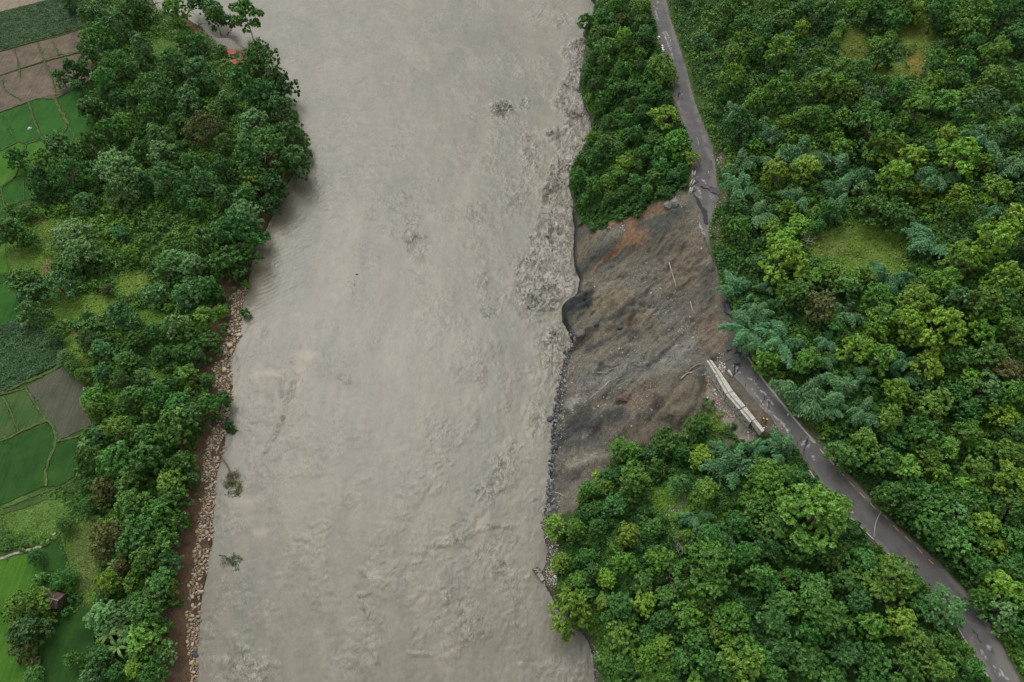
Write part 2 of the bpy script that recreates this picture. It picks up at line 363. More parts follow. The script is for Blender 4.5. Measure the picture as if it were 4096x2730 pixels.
for cx, cy, rx, ry in [(*P('B', (500, 745))[0], 45, 16), (*P('B', (340, 290))[0], 28, 45), (*P('A', (240, 1510))[0], 30, 30)]:   # bare tan soil
    k = blob(px, py, cx, cy, rx, ry)[..., None]; col = col*(1-k)+np.array([.19, .125, .065])*k
k = blob(px, py, *P('A', (1600, 290))[0], 110, 38)[..., None]; col = col*(1-k)+np.array([.20, .18, .155])*k
k = blob(px, py, *P('F', (1430, 1010))[0], 70, 45)[..., None]; col = col*(1-k)+np.array([.10, .09, .08])*k
k = (1-sm(14, 26, dseg(px, py, P('G', (1340, 240), (1260, 330), (1200, 430), (1170, 540), (1160, 620)))[0]))[..., None]*.8
col = col*(1-k)+np.array([.16, .14, .12])*k
grav = P('K', (430, 520), (450, 700), (520, 850), (640, 950), (760, 1100), (900, 1250), (1020, 1380))
k = (1-sm(26, 44, dseg(px, py, grav)[0]))[..., None]*(GX < fB(GY)-.3)[..., None]*.9
col = col*(1-k)+np.array([.24, .215, .18])*(.6+.8*fbm(GX/.5, GY/.5, 3, 68)[..., None])*k
bench = ((GX >= fB(GY)-.2) & (GX <= fRR(GY)+.2))[..., None]
col = np.where(bench, np.array([.115, .098, .075])*(.6+.8*fbm(GX/1.2, GY/1.2, 4, 69)[..., None]), col)
k = (1-sm(0, 1.8, GX-fRR(GY)-.3))*(GX > fRR(GY)+.2); k = k[..., None]*.8
col = col*(1-k)+np.array([.045, .075, .018])*(.5+fbm(GX/1.2, GY/1.2, 3, 66)[..., None])*k
# landslide colours
sl = np.array([.142, .126, .098])*(.70+.55*fbm(GX/4, GY/4, 5, 81)[..., None])
ca, sa = math.cos(R(40)), math.sin(R(40)); U = GX*ca+GY*sa; Vv = -GX*sa+GY*ca
st = fbm(U/22+fbm(GX/12, GY/12, 2, 83), Vv/2.8, 5, 85); k = sm(.50, .66, st)[..., None]*.8; sl = sl*(1-k*.8)+np.array([.086, .084, .076])*k*.8
st = fbm(U/16, Vv/1.9, 4, 87); k = sm(.60, .74, st)[..., None]*.6; sl = sl*(1-k)+np.array([.22, .18, .13])*k
def pl(pts, w, c, amt=1.0, soft=.6, w2=None):
    global sl
    d, u = dseg(px+14*(fbm(GX/2, GY/2, 3, 91)-.5)*2, py+14*(fbm(GX/2, GY/2, 3, 92)-.5)*2, pts); ww = w+(w2-w)*u if w2 is not None else w
    k = (1-sm(ww*(1-soft), ww*(1+soft), d))[..., None]*amt*(.65+.7*fbm(U/7, Vv/1.1, 3, 93)[..., None]); k = np.clip(k, 0, 1)
    sl = sl*(1-k)+np.array(c)*(.75+.5*fbm(GX/1.2, GY/1.2, 4, 94)[..., None])*k
pl(P('E', (600, 900), (850, 780), (1150, 620), (1350, 480)), 45, (.070, .073, .072), .85)
pl(P('E', (900, 800), (1250, 700), (1500, 500)), 40, (.115, .098, .070), .6)
pl(P('E', (480, 620), (560, 760), (500, 980)), 28, (.085, .080, .068), .7)
pl(P('E', (640, 640), (560, 720), (500, 850)), 26, (.15, .125, .085), .7)
pl(P('E', (540, 1020), (700, 885), (850, 755), (910, 680), (960, 600)), 5, (.235, .125, .062), .85, .6, 20)
pl(P('E', (960, 720), (1050, 640)), 22, (.25, .125, .06), .6)
pl(P('E', (950, 520), (1100, 450), (1230, 400)), 24, (.195, .125, .080), .8)
pl(P('E', (640, 620), (760, 580)), 18, (.17, .13, .10), .7)
pl(P('E', (760, 560), (880, 540), (980, 500), (1120, 420), (1240, 370)), 13, (.21, .115, .065), .9, .5)
pl(P('E', (1200, 830), (1400, 740)), 22, (.060, .058, .055), .7)
pl(P('E', (1380, 850), (1500, 950), (1400, 1050)), 48, (.165, .128, .088), .7)
pl(P('E', (1500, 700), (1560, 780)), 26, (.185, .13, .09), .6)
pl(P('E', (1650, 1000), (1640, 1200)), 28, (.075, .068, .062), .6)
pl(P('E', (1300, 1200), (1600, 1420)), 45, (.115, .098, .085), .7)
pl(P('E', (1000, 1130), (1200, 1300), (1350, 1450)), 40, (.155, .145, .130), .6)
pl(P('E', (620, 1260), (900, 1200)), 36, (.185, .145, .095), .7)
pl(P('F', (350, 90), (440, 40), (520, 0)), 26, (.034, .037, .040), 1.0, .35)
pl(P('E', (340, 1330), (400, 1270), (520, 1190), (600, 1150)), 30, (.040, .043, .046), 1.0, .4, 10)
pl(P('F', (530, 340), (620, 290), (720, 240), (860, 210)), 16, (.060, .060, .062), .9)
pl(P('F', (580, 260), (800, 160), (930, 110)), 26, (.19, .150, .100), .7)
pl(P('F', (480, 600), (700, 520), (950, 460), (1200, 360)), 46, (.175, .170, .160), .75)
pl(P('F', (450, 700), (420, 740)), 28, (.24, .225, .20), .8)
pl(P('F', (380, 780), (470, 750)), 14, (.055, .055, .055), .9)
pl(P('F', (330, 950), (480, 880), (640, 830), (760, 800)), 30, (.055, .058, .060), .9)
pl(P('F', (350, 1040), (480, 990), (620, 940)), 14, (.070, .072, .072), .8)
pl(P('F', (400, 1150), (520, 1110), (640, 1060)), 20, (.205, .185, .145), .9, .4)
pl(P('F', (840, 700), (950, 660)), 40, (.150, .105, .075), .7)
pl(P('F', (1080, 700), (1250, 640)), 52, (.165, .135, .092), .9)
pl(P('F', (1020, 740), (1010, 680)), 16, (.07, .06, .05), .9)
pl(P('F', (1350, 330), (1480, 310)), 20, (.17, .12, .085), .7)
pl(P('F', (1400, 415), (1490, 380)), 14, (.060, .055, .05), .9)
pl(P('F', (1350, 180), (1450, 230)), 42, (.18, .135, .095), .7)
pl(P('F', (760, 950), (1000, 900)), 60, (.115, .092, .066), .7)
k = (1-sm(.2, 1.5, GX-fR(GY)))[..., None]; sl = sl*(1-k)+np.array([.030, .030, .032])*k
sl = (sl*.84+sl.mean(-1, keepdims=True)*.16)*np.array([1.06, 1.08, 1.03]); wet_ = (1-sm(.05, .5, GZ))[..., None]*.5; col = col*(1-wet_)
kk = isslide[..., None]; col = np.where(kk, sl, col)
M_ground, n, b = new_mat('ground_soil', .92, .15)
p = wpos(n); c = attr_n(n, 'col', 'Color')
f1 = noise(n, 1.6, 8, .72, p); c = mixc(n, 1.0, c, ramp(n, f1, [(.25, .55), (.75, 1.45)]), 'MULTIPLY')
vv = nd(n, 'ShaderNodeTexVoronoi'); vv.inputs['Scale'].default_value = 3.2; n.links.new(p, vv.inputs['Vector'])
c = mixc(n, ramp(n, vv.outputs['Distance'], [(.10, .0), (.45, .0)]), c, c)
n.links.new(c, b.inputs['Base Color']); bump(n, b, noise(n, 3.0, 8, .75, p), .9, .35)
M_slide, n, b = new_mat('landslide_soil', .95, .12)
p = wpos(n); c = attr_n(n, 'col', 'Color')
f1 = noise(n, 1.1, 9, .75, p); c = mixc(n, 1.0, c, ramp(n, f1, [(.28, .55), (.72, 1.45)]), 'MULTIPLY')
vr = nd(n, 'ShaderNodeTexVoronoi'); vr.inputs['Scale'].default_value = 2.6; n.links.new(p, vr.inputs['Vector'])
mr = nd(n, 'ShaderNodeMapping'); mr.vector_type = 'TEXTURE'; mr.inputs['Rotation'].default_value = (0, 0, R(40)); mr.inputs['Scale'].default_value = (6, 1, 1); n.links.new(p, mr.inputs['Vector'])
c = mixc(n, 1, c, ramp(n, noise(n, 1.5, 6, .66, mr.outputs[0], .5), [(.32, .74), (.68, 1.24)]), 'MULTIPLY')
gm = math_(n, 'MULTIPLY', ramp(n, vr.outputs['Distance'], [(.12, 1), (.24, 0)]), ramp(n, noise(n, .16, 4, .6, p), [(.5, 0), (.62, .8)]))
c = mixc(n, gm, c, (.23, .215, .195))
c = mixc(n, 1.0, c, ramp(n, noise(n, 3.5, 6, .8, p), [(.34, .62), (.66, 1.4)]), 'MULTIPLY')
n.links.new(c, b.inputs['Base Color']); bump(n, b, noise(n, 2.2, 9, .78, p), 1.0, .6)
ny, nx = GX.shape; idx = np.arange(ny*nx).reshape(ny, nx)
Fq = np.stack([idx[:-1, :-1], idx[:-1, 1:], idx[1:, 1:], idx[1:, :-1]], -1).reshape(-1, 4)
V = np.stack([GX, GY, GZ], -1).reshape(-1, 3); zf = GZ.ravel()[Fq]; sf = isslide.ravel()[Fq].sum(1) >= 2
fine_r = (np.abs(V[Fq[:, 0], 0]) < 150) & (V[Fq[:, 0], 1] < 300)
keep = ~((zf.max(1) < -1.5) & fine_r)
def part_grid(name, mask, mat, kind='structure'):
    F = Fq[mask]; u, inv = np.unique(F, return_inverse=True); me = mesh_np(name, V[u], inv.reshape(F.shape), True, (mat,))
    c4 = np.ones((len(u), 4)); c4[:, :3] = col.reshape(-1, 3)[u]; attr(me, 'col', c4, 'POINT', 'FLOAT_COLOR')
    return link(name, me, kind=kind)
part_grid('ground', keep & ~sf, M_ground); part_grid('landslide', keep & sf, M_slide)

# ------------------------------------------------------------------ river
xr = axis(-82, 42, .36, -110, 90, 3, 400); yr = axis(10, 270, .36, 0, 285, 1, 1500); xr = xr[(xr > -400) & (xr < 400)]
WX, WY = np.meshgrid(xr, yr); wpx, wpy, _ = proj(WX, WY, 0*WX)
T = np.full(WX.shape, .10); xx = (WX-fL(WY))/np.maximum(fR(WY)-fL(WY), 1); T += .08*sm(.45, 1, xx)
def tb(k, pts):
    global T
    for x, y, rx, ry, a in pts:
        (cx, cy), = P(k, (x, y)); s = ZT[k][2]
        T = np.maximum(T, a*blob(wpx, wpy, cx, cy, rx*s*1.15, ry*s*1.15, .7, 0, 101))
CHURN = (P('R', (2240, 280), (2110, 335), (2115, 400), (2150, 470), (2080, 600), (2050, 700), (2120, 750), (2080, 880), (2000, 920), (2040, 1000), (1960, 1250), (1930, 1400), (1890, 1563)) + P('S', (2020, 60), (2050, 170), (1960, 260), (1920, 400), (1960, 560), (2060, 600), (2250, 590), (2270, 520), (2360, 480), (2400, 0)) + P('R', (2300, 1500), (2300, 300)))
d_, _u = dseg(wpx, wpy, CHURN+[CHURN[0]]); inn = inpoly(wpx, wpy, CHURN); T = np.maximum(T, np.where(inn, .85*sm(0, 14, d_)+.1, .45*(1-sm(0, 24, d_))))
crest = P('R', (2230, 285), (2110, 340), (2130, 400), (2155, 470), (2120, 560), (2085, 610), (2060, 700), (2140, 745), (2110, 860), (2010, 915))
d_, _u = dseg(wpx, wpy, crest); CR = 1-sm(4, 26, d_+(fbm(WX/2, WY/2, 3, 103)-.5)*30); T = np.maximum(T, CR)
tb('R', [(1720, 1000, 190, 230, .34), (1880, 1230, 160, 200, .34), (1950, 1000, 90, 160, .5), (1700, 720, 110, 90, .95), (1840, 700, 80, 70, .95), (1800, 520, 60, 80, .3), (1830, 930, 120, 60, .7), (1650, 930, 90, 70, .65), (1640, 1080, 110, 120, .5), (1900, 1050, 140, 120, .55), (960, 1350, 140, 70, .3), (1450, 1450, 240, 120, .4), (1720, 1350, 220, 160, .4), (1000, 1500, 200, 80, .3), (2100, 150, 160, 120, .3), (1750, 820, 140, 60, .7)])
tb('S', [(1300, 150, 100, 140, .55), (1100, 40, 100, 60, .4), (1950, 450, 130, 150, .6), (1990, 590, 70, 50, .7), (1700, 360, 80, 60, .45), (2200, 750, 150, 130, .8), (2180, 980, 150, 140, .7), (2110, 1250, 120, 200, .4), (1750, 560, 60, 120, .35), (1720, 1050, 50, 100, .4), (1800, 830, 70, 60, .4), (850, 400, 50, 90, .25), (800, 1050, 60, 80, .25), (1960, 1480, 90, 70, .5), (1380, 180, 60, 60, .4)])
tb('T', [(1900, 130, 110, 160, .55), (1760, 270, 90, 70, .5), (1750, 780, 170, 200, .4), (1700, 1180, 140, 170, .5), (1540, 620, 100, 50, .5), (200, 1470, 200, 150, .4), (1480, 1000, 50, 50, .45), (1930, 1130, 60, 60, .4), (60, 500, 200, 120, .3), (300, 1080, 60, 90, .3)])
def wl_(k, pts, w, a):
    global T
    d, _ = dseg(wpx+(fbm(WX/3, WY/3, 3, 105)-.5)*30, wpy+(fbm(WX/3, WY/3, 3, 106)-.5)*30, P(k, *pts)); T = np.maximum(T, a*(1-sm(w*.3, w, d)))
wl_('T', [(1400, 650), (1530, 630), (1640, 570), (1780, 520), (1900, 525)], 12, 0.52); wl_('T', [(910, 800), (950, 850), (990, 900)], 9, 0.42)
wl_('T', [(880, 900), (920, 1010), (970, 1160)], 10, 0.35); wl_('T', [(1230, 1380), (1400, 1385)], 9, 0.42); wl_('T', [(1010, 1250), (990, 1330), (1030, 1430)], 9, 0.35); wl_('T', [(80, 1325), (160, 1360), (190, 1450), (240, 1530)], 14, 0.35)
wl_('S', [(480, 1010), (420, 1200), (350, 1420), (280, 1520)], 14, 0.35); wl_('S', [(390, 1000), (400, 1150), (410, 1250)], 10, 0.28)
wl_('T', [(1950, 200), (1850, 260), (1770, 330)], 10, 0.35); wl_('T', [(1850, 100), (1960, 90), (2060, 60)], 12, 0.35)
q1 = fbm(WX/3.2, WY/3.2, 3, 111)-.5; q2 = fbm(WX/3.2+9, WY/3.2+4, 3, 112)-.5
wx, wy = WX+q1*4.2, WY+q2*4.2
rid = 1-np.abs(fbm(wx/1.5, wy/2.1, 5, 113, .58)*2-1)*2.2
rid2 = 1-np.abs(fbm(wx/.9+3, wy/1.3, 3, 115, .6)*2-1)*2.4
sw = fbm(wx/7, wy/9, 3, 117)
patch = sm(.46, .66, fbm(WX/6+q1, WY/9+q2, 4, 119))
Te = T*(.45+.75*patch+.3*sm(.6, .9, T))
WZ = Te*(.36*np.clip(rid, -.6, 1)+.26*np.clip(rid2, -.7, 1))*1.35+.10*sw+.02*(rid2*patch)+CR*.35
chop = np.sin((WX*.55-WY*.83)*2*math.pi/1.3+3*q1)*(blob(wpx, wpy, *P('S', (430, 300))[0], 190, 150, .8)+.7*blob(wpx, wpy, *P('S', (260, 520))[0], 90, 150, .8))*.018
WZ = WZ+chop
foam = np.clip(sm(.42, .85, fbm(wx/1.2, wy/1.9, 5, 121, .62))*sm(.3, .85, Te)*1.1, 0, 1)
silt_shade = np.clip(CR*.9+.35*sm(.35, .8, Te), 0, 1)
for xy, r_ in [(P('S', (560, 880))[0], (60, 35)), (P('S', (500, 1010))[0], (32, 80)), (P('S', (300, 1000))[0], (90, 22)), (P('T', (130, 345))[0], (90, 32)), (P('T', (240, 560))[0], (50, 25))]:
    pass
# short wavelets with shade painted into their colour: steep little crests standing in the surface
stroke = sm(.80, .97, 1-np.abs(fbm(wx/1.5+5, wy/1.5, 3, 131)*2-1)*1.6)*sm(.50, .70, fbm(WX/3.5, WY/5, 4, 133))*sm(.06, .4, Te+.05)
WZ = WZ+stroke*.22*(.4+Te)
silt_shade = np.clip(silt_shade+.25*stroke, 0, 1)  # brown silt plus painted shade on the wavelets' steep faces
acr = xx*90; yy_ = WY+q1*3
band = fbm(acr/7+fbm(acr/20, yy_/40, 2, 151)*2.5, yy_/60+fbm(acr/18, yy_/25, 2, 152)*1.2, 4, 153)*.55+fbm(acr/2.2+q2*1.6, yy_/16, 4, 155)*.3+fbm(WX/11+q1*2, WY/13+q2*2, 4, 157)*.35
band = np.clip((band-.60)*2.6+.5, 0, 1)
plume = np.zeros(WX.shape)
for xy, r_ in [(P('S', (560, 880))[0], (50, 30)), (P('S', (500, 1000))[0], (26, 80)), (P('S', (300, 1000))[0], (90, 20)), (P('T', (130, 345))[0], (95, 30)), (P('T', (240, 560))[0], (50, 22)), (P('S', (330, 60))[0], (60, 110)), (P('S', (220, 330))[0], (40, 110)), (P('T', (1010, 840))[0], (50, 40))]:
    plume = np.maximum(plume, blob(wpx, wpy, *xy, *r_, .9))
M_water, n, b = new_mat('silty_water', .30, .32)
p = wpos(n); mp = nd(n, 'ShaderNodeMapping'); mp.inputs['Scale'].default_value = (1, .62, 1); n.links.new(p, mp.inputs['Vector']); p2 = mp.outputs[0]
tt = attr_n(n, 'turb'); f1 = noise(n, .10, 8, .62, p2, 1.0); f2 = noise(n, .45, 6, .6, p2, 1.6)
ms = nd(n, 'ShaderNodeMapping'); ms.inputs['Scale'].default_value = (1, .22, 1); ms.inputs['Rotation'].default_value = (0, 0, R(-8)); n.links.new(p, ms.inputs['Vector'])
c = ramp(n, f1, [(.30, (.127, .117, .085)), (.70, (.157, .146, .108))])
c = mixc(n, 1, c, ramp(n, noise(n, .33, 6, .6, ms.outputs[0], .8), [(.35, .94), (.65, 1.05)]), 'MULTIPLY')
c = mixc(n, 1, c, ramp(n, attr_n(n, 'band'), [(0, (.84, .85, .86)), (1, (1.10, 1.09, 1.07))]), 'MULTIPLY')
c = mixc(n, math_(n, 'MULTIPLY', attr_n(n, 'plume'), .65), c, (.235, .215, .145))
c = mixc(n, 1, c, ramp(n, f2, [(.3, .95), (.7, 1.05)]), 'MULTIPLY')
# fine dark lines painted as the shade of steep wave faces, and pale foam flecks, both following the rough water
mf = nd(n, 'ShaderNodeMapping'); mf.inputs['Scale'].default_value = (1.1, .45, 1); n.links.new(p, mf.inputs['Vector'])
def vein(sc, det, dist, wd, off=0.):
    v_ = nd(n, 'ShaderNodeVectorMath', operation='ADD'); n.links.new(mf.outputs[0] if off > 20 else p2, v_.inputs[0]); v_.inputs[1].default_value = (off, off*.7, off*.3)
    rd_ = math_(n, 'ABSOLUTE', math_(n, 'SUBTRACT', noise(n, sc, det, .5, v_.outputs[0], dist), .5)); return rd_, ramp(n, rd_, [(.0, 1), (wd, 0)])
r1, l1 = vein(.30, 2.6, 2.4, .075); r2, l2 = vein(.55, 2.2, 2.0, .095, 13.); r3, f3 = vein(.42, 2.8, 2.6, .15, 31.)
brk = ramp(n, noise(n, .42, 3, .6, p2, .5), [(.48, 0), (.56, 1)]); sp = ramp(n, noise(n, .075, 4, .6, p2, .6), [(.42, 0), (.60, 1)])
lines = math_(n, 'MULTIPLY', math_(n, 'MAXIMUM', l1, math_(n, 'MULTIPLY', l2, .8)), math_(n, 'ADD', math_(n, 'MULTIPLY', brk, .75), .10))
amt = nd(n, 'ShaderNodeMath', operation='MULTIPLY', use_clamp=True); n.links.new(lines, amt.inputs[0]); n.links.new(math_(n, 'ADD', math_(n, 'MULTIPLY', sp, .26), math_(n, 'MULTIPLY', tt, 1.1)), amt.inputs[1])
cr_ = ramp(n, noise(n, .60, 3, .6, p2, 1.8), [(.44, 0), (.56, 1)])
c = mixc(n, math_(n, 'MULTIPLY', attr_n(n, 'silt_shade'), math_(n, 'ADD', math_(n, 'MULTIPLY', cr_, .5), .22)), c, (.118, .090, .052))
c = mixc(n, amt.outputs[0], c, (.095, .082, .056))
fo = nd(n, 'ShaderNodeMath', operation='MULTIPLY', use_clamp=True); n.links.new(math_(n, 'MULTIPLY', f3, math_(n, 'ADD', math_(n, 'MULTIPLY', brk, -.5), .85)), fo.inputs[0])
n.links.new(math_(n, 'ADD', math_(n, 'MULTIPLY', tt, 1.25), math_(n, 'ADD', .04, math_(n, 'MULTIPLY', attr_n(n, 'foam'), .6))), fo.inputs[1])
c = mixc(n, math_(n, 'MAXIMUM', fo.outputs[0], math_(n, 'MULTIPLY', attr_n(n, 'foam'), .30)), c, (.34, .325, .28))
n.links.new(c, b.inputs['Base Color'])
bh = math_(n, 'ADD', noise(n, .6, 4, .55, p2, 2.0), math_(n, 'MULTIPLY', math_(n, 'ADD', l1, l2), -.22)); bh = math_(n, 'ADD', bh, math_(n, 'MULTIPLY', noise(n, 4, 4, .6, p2, .8), .2))
x = nd(n, 'ShaderNodeBump'); x.inputs['Distance'].default_value = .55; n.links.new(math_(n, 'ADD', math_(n, 'MULTIPLY', tt, 1.0), .0), x.inputs['Strength']); n.links.new(bh, x.inputs['Height']); n.links.new(x.outputs[0], b.inputs['Normal'])
ny, nx = WX.shape; idx = np.arange(ny*nx).reshape(ny, nx)
F = np.stack([idx[:-1, :-1], idx[:-1, 1:], idx[1:, 1:], idx[1:, :-1]], -1).reshape(-1, 4)
WZ = WZ-.12*0
wm = ((WX > fL(WY)-4) & (WX < fR(WY)+4)) | (WY > 290) | (WY < 0)
F = F[wm.ravel()[F].any(1)]; u, inv = np.unique(F, return_inverse=True)
me = mesh_np('river', np.stack([WX, WY, WZ], -1).reshape(-1, 3)[u], inv.reshape(F.shape), True, (M_water,))
attr(me, 'turb', Te.ravel()[u]); attr(me, 'band', band.ravel()[u]); attr(me, 'plume', plume.ravel()[u]); attr(me, 'foam', foam.ravel()[u]); attr(me, 'silt_shade', silt_shade.ravel()[u]); link('river', me, kind='structure')

# ------------------------------------------------------------------ fields on the left plain
ZP = 4.5
def field_mat(name, c1, c2, sc=.25, fine=3.5, bs=.5, stripe=None):
    m, n, b = new_mat(name, .9, .15); p = wpos(n)
    c = ramp(n, noise(n, sc, 8, .68, p), [(.35, c1), (.65, c2)])
    mr = nd(n, 'ShaderNodeMapping'); mr.inputs['Scale'].default_value = (2.6, .12, 1); mr.inputs['Rotation'].default_value = (0, 0, R(12)); n.links.new(p, mr.inputs['Vector'])
    c = mixc(n, 1, c, ramp(n, noise(n, 1.0, 3, .6, mr.outputs[0], .3), [(.35, .84), (.65, 1.14)]), 'MULTIPLY')
    c = mixc(n, 1, c, ramp(n, noise(n, fine, 6, .75, p), [(.3, .72), (.7, 1.28)]), 'MULTIPLY')
    n.links.new(c, b.inputs['Base Color']); bump(n, b, noise(n, fine*1.5, 5, .8, p), bs, .25); return m
FM = {'paddy': field_mat('paddy_green', (.016, .075, .010), (.032, .105, .015), .18, 5, .7), 'bright': field_mat('paddy_bright', (.034, .110, .010), (.062, .150, .016), .15, 5, .7),
      'deep': field_mat('paddy_deep', (.014, .052, .010), (.030, .082, .014), .18, 5, .7), 'plough': field_mat('ploughed_soil', (.085, .068, .050), (.155, .122, .088), .3, 2.2, .9),
      'plough2': field_mat('weedy_soil', (.060, .070, .042), (.085, .085, .058), .15, 3, .8), 'mix': field_mat('thin_crop', (.032, .078, .018), (.070, .095, .030), .12, 3),
      'crop': field_mat('crop_ground', (.020, .055, .016), (.036, .078, .022), .5, 3), 'tan': field_mat('tan_soil', (.19, .155, .12), (.24, .20, .155))}
FIELDS = [('tan', 'A', [(-300, -100), (-300, 110), (0, 85), (240, 25), (430, -30), (430, -100)]),
 ('crop', 'A', [(-300, 420), (-300, 115), (0, 90), (240, 30), (440, -20), (540, 100), (575, 195), (400, 250), (200, 300), (0, 355)]),
 ('plough', 'A', [(-300, 520), (-300, 430), (0, 365), (100, 342), (135, 480), (0, 525)]), ('plough', 'A', [(104, 341), (262, 298), (300, 425), (142, 478)]),
 ('plough', 'A', [(272, 294), (355, 272), (412, 385), (310, 420)]), ('plough', 'A', [(365, 268), (572, 200), (640, 290), (640, 340), (420, 385)]),
 ('plough', 'A', [(-300, 620), (-300, 530), (0, 533), (132, 490), (140, 540), (310, 440), (360, 540), (390, 660), (200, 710), (0, 785), (-300, 880)]),
 ('plough', 'A', [(325, 436), (460, 396), (470, 480), (640, 420), (640, 560), (480, 640), (400, 665), (370, 540)]),
 ('paddy', 'A', [(-300, 890), (0, 790), (200, 715), (240, 830), (285, 965), (180, 1000), (130, 985), (0, 1050), (-300, 1150)]),
 ('paddy', 'A', [(208, 712), (270, 690), (385, 697), (470, 870), (395, 1000), (345, 1000), (298, 968), (250, 830)]),
 ('paddy', 'A', [(398, 680), (480, 640), (660, 560), (690, 800), (690, 1000), (560, 1010), (410, 998), (480, 870)]),
 ('bright', 'A', [(-300, 1160), (0, 1058), (130, 993), (175, 1010), (160, 1080), (100, 1230), (0, 1310), (-300, 1400)]),
 ('bright', 'A', [(190, 1010), (298, 976), (345, 1008), (560, 1020), (660, 1100), (300, 1200), (110, 1235), (172, 1080)]),
 ('paddy', 'A', [(20, 1310), (110, 1245), (165, 1240), (165, 1400), (40, 1450)]), ('paddy', 'A', [(172, 1240), (320, 1210), (330, 1330), (230, 1390), (172, 1400)]),
 ('paddy', 'A', [(-300, 1420), (0, 1320), (28, 1460), (0, 1510), (-300, 1600)]),
 ('bright', 'B', [(-300, -100), (-40, -60), (22, 60), (66, 345), (-300, 330)]), ('deep', 'B', [(-300, 340), (66, 352), (80, 388), (-300, 450)]),
 ('paddy', 'B', [(-300, 460), (0, 412), (85, 396), (125, 450), (160, 600), (135, 655), (0, 700), (-300, 780)]),
 ('crop', 'B', [(-300, 790), (0, 705), (130, 665), (300, 700), (440, 820), (440, 960), (130, 1110), (0, 1180), (-300, 1300)]),
 ('plough2', 'B', [(190, 1130), (440, 985), (620, 1110), (640, 1400), (405, 1508), (385, 1430), (325, 1360), (240, 1230)]),
 ('mix', 'B', [(30, 1195), (178, 1142), (230, 1240), (312, 1366), (135, 1438), (60, 1260)]), ('mix', 'B', [(-300, 1320), (0, 1192), (20, 1205), (50, 1270), (122, 1445), (0, 1500), (-300, 1620)]),
 ('deep', 'B', [(-300, 1650), (0, 1530), (340, 1382), (378, 1450), (385, 1510), (360, 1590), (310, 1720), (322, 1820), (180, 1880), (0, 1960), (-300, 2050)]),
 ('deep', 'B', [(400, 1520), (540, 1480), (560, 1620), (520, 1760), (400, 1830), (338, 1825), (326, 1720), (372, 1600)]),
 ('mix', 'C', [(-300, 520), (0, 405), (180, 338), (330, 278), (400, 270), (500, 200), (520, 260), (340, 320), (180, 390), (0, 440), (-300, 560)]),
 ('bright', 'C', [(-300, 830), (0, 742), (190, 695), (300, 700), (300, 900), (260, 1000), (260, 1500), (230, 1800), (-300, 1800)]),
 ('deep', 'C', [(290, 678), (345, 620), (400, 572), (470, 790), (460, 835), (300, 815)]),
 ('deep', 'C', [(262, 1100), (500, 1080), (700, 1040), (640, 1300), (600, 1800), (240, 1800), (264, 1500)])]
for i, (m, k, pts) in enumerate(FIELDS):
    pp = P(k, *pts); a = np.array(pp); x, y = at(a[:, 0], a[:, 1], ZP)
    cx_, cy_ = x.mean(), y.mean(); x = cx_+(x-cx_)*.993; y = cy_+(y-cy_)*.993; X2, Y2 = [], []
    for j in range(len(x)):
        q = (j+1) % len(x); L_ = math.hypot(x[q]-x[j], y[q]-y[j]); kk_ = min(60, max(1, int(L_/.7)))
        for g_ in range(kk_):
            u_ = g_/kk_; jj = random.uniform(-.16, .16) if g_ else 0; X2.append(x[j]+(x[q]-x[j])*u_-(y[q]-y[j])/L_*jj); Y2.append(y[j]+(y[q]-y[j])*u_+(x[q]-x[j])/L_*jj)
    x, y = np.array(X2), np.array(Y2)
    # each field lies a few centimetres above or below its neighbours, like terraces
    z = ZP+.06+.004*i
    me = bpy.data.meshes.new('field'); me.from_pydata([(X, Y, z) for X, Y in zip(x, y)]+[(X, Y, ZP-.2) for X, Y in zip(x, y)], [],
        [tuple(range(len(x)))[::-1] if (np.sum(x*np.roll(y, -1)-y*np.roll(x, -1)) < 0) else tuple(range(len(x)))]+[(j, (j+1) % len(x), len(x)+(j+1) % len(x), len(x)+j) for j in range(len(x))])
    me.materials.append(FM[m]); link('field', me, kind='structure')
M_bund = field_mat('bund_grass', (.040, .075, .020), (.105, .125, .045), 1.2, 4)
M_path = field_mat('path_dirt', (.20, .18, .14), (.32, .29, .24), 1.0, 4)
BUNDS = [('A', [(200, 712), (235, 830), (292, 968), (345, 1005)], .5), ('A', [(385, 690), (430, 780), (475, 870), (395, 1005)], 1.0), ('A', [(0, 1055), (130, 988), (185, 1008), (295, 970)], .45), ('A', [(185, 1008), (165, 1080), (105, 1235), (10, 1315), (35, 1455)], .4),
 ('A', [(470, 870), (520, 960), (570, 1030)], .3), ('A', [(20, 800), (80, 920), (95, 960)], .2), ('A', [(0, 530), (140, 482), (310, 428), (560, 365)], .4), ('A', [(100, 342), (140, 480), (140, 540)], .3), ('A', [(265, 298), (310, 425), (360, 540), (390, 665)], .45), ('A', [(355, 270), (412, 388)], .3), ('A', [(460, 395), (475, 490)], .25), ('A', [(15, 560), (30, 620), (75, 660), (150, 700)], .25),
 ('A', [(-300, 885), (0, 785), (200, 712), (270, 688), (385, 692), (480, 642)], .35), ('A', [(-300, 425), (0, 360), (200, 302), (400, 256), (570, 202)], .35), ('A', [(168, 1240), (168, 1400)], .3),
 ('B', [(-100, 440), (0, 408), (80, 392)], .35), ('B', [(-200, 340), (66, 350)], .3), ('B', [(0, 1188), (180, 1138), (240, 1235), (318, 1362)], .5), ('B', [(20, 1200), (60, 1265), (130, 1445)], .4), ('B', [(-200, 1600), (0, 1515), (130, 1448), (320, 1368), (345, 1370), (385, 1440), (395, 1512), (365, 1590), (315, 1720), (325, 1822)], .65),
 ('B', [(395, 1515), (560, 1470)], .5), ('C', [(-200, 470), (0, 404), (180, 336), (325, 276), (400, 268), (520, 190)], .35), ('B', [(-200, 1250), (0, 1180), (130, 1112), (300, 1050), (430, 975)], .9)]
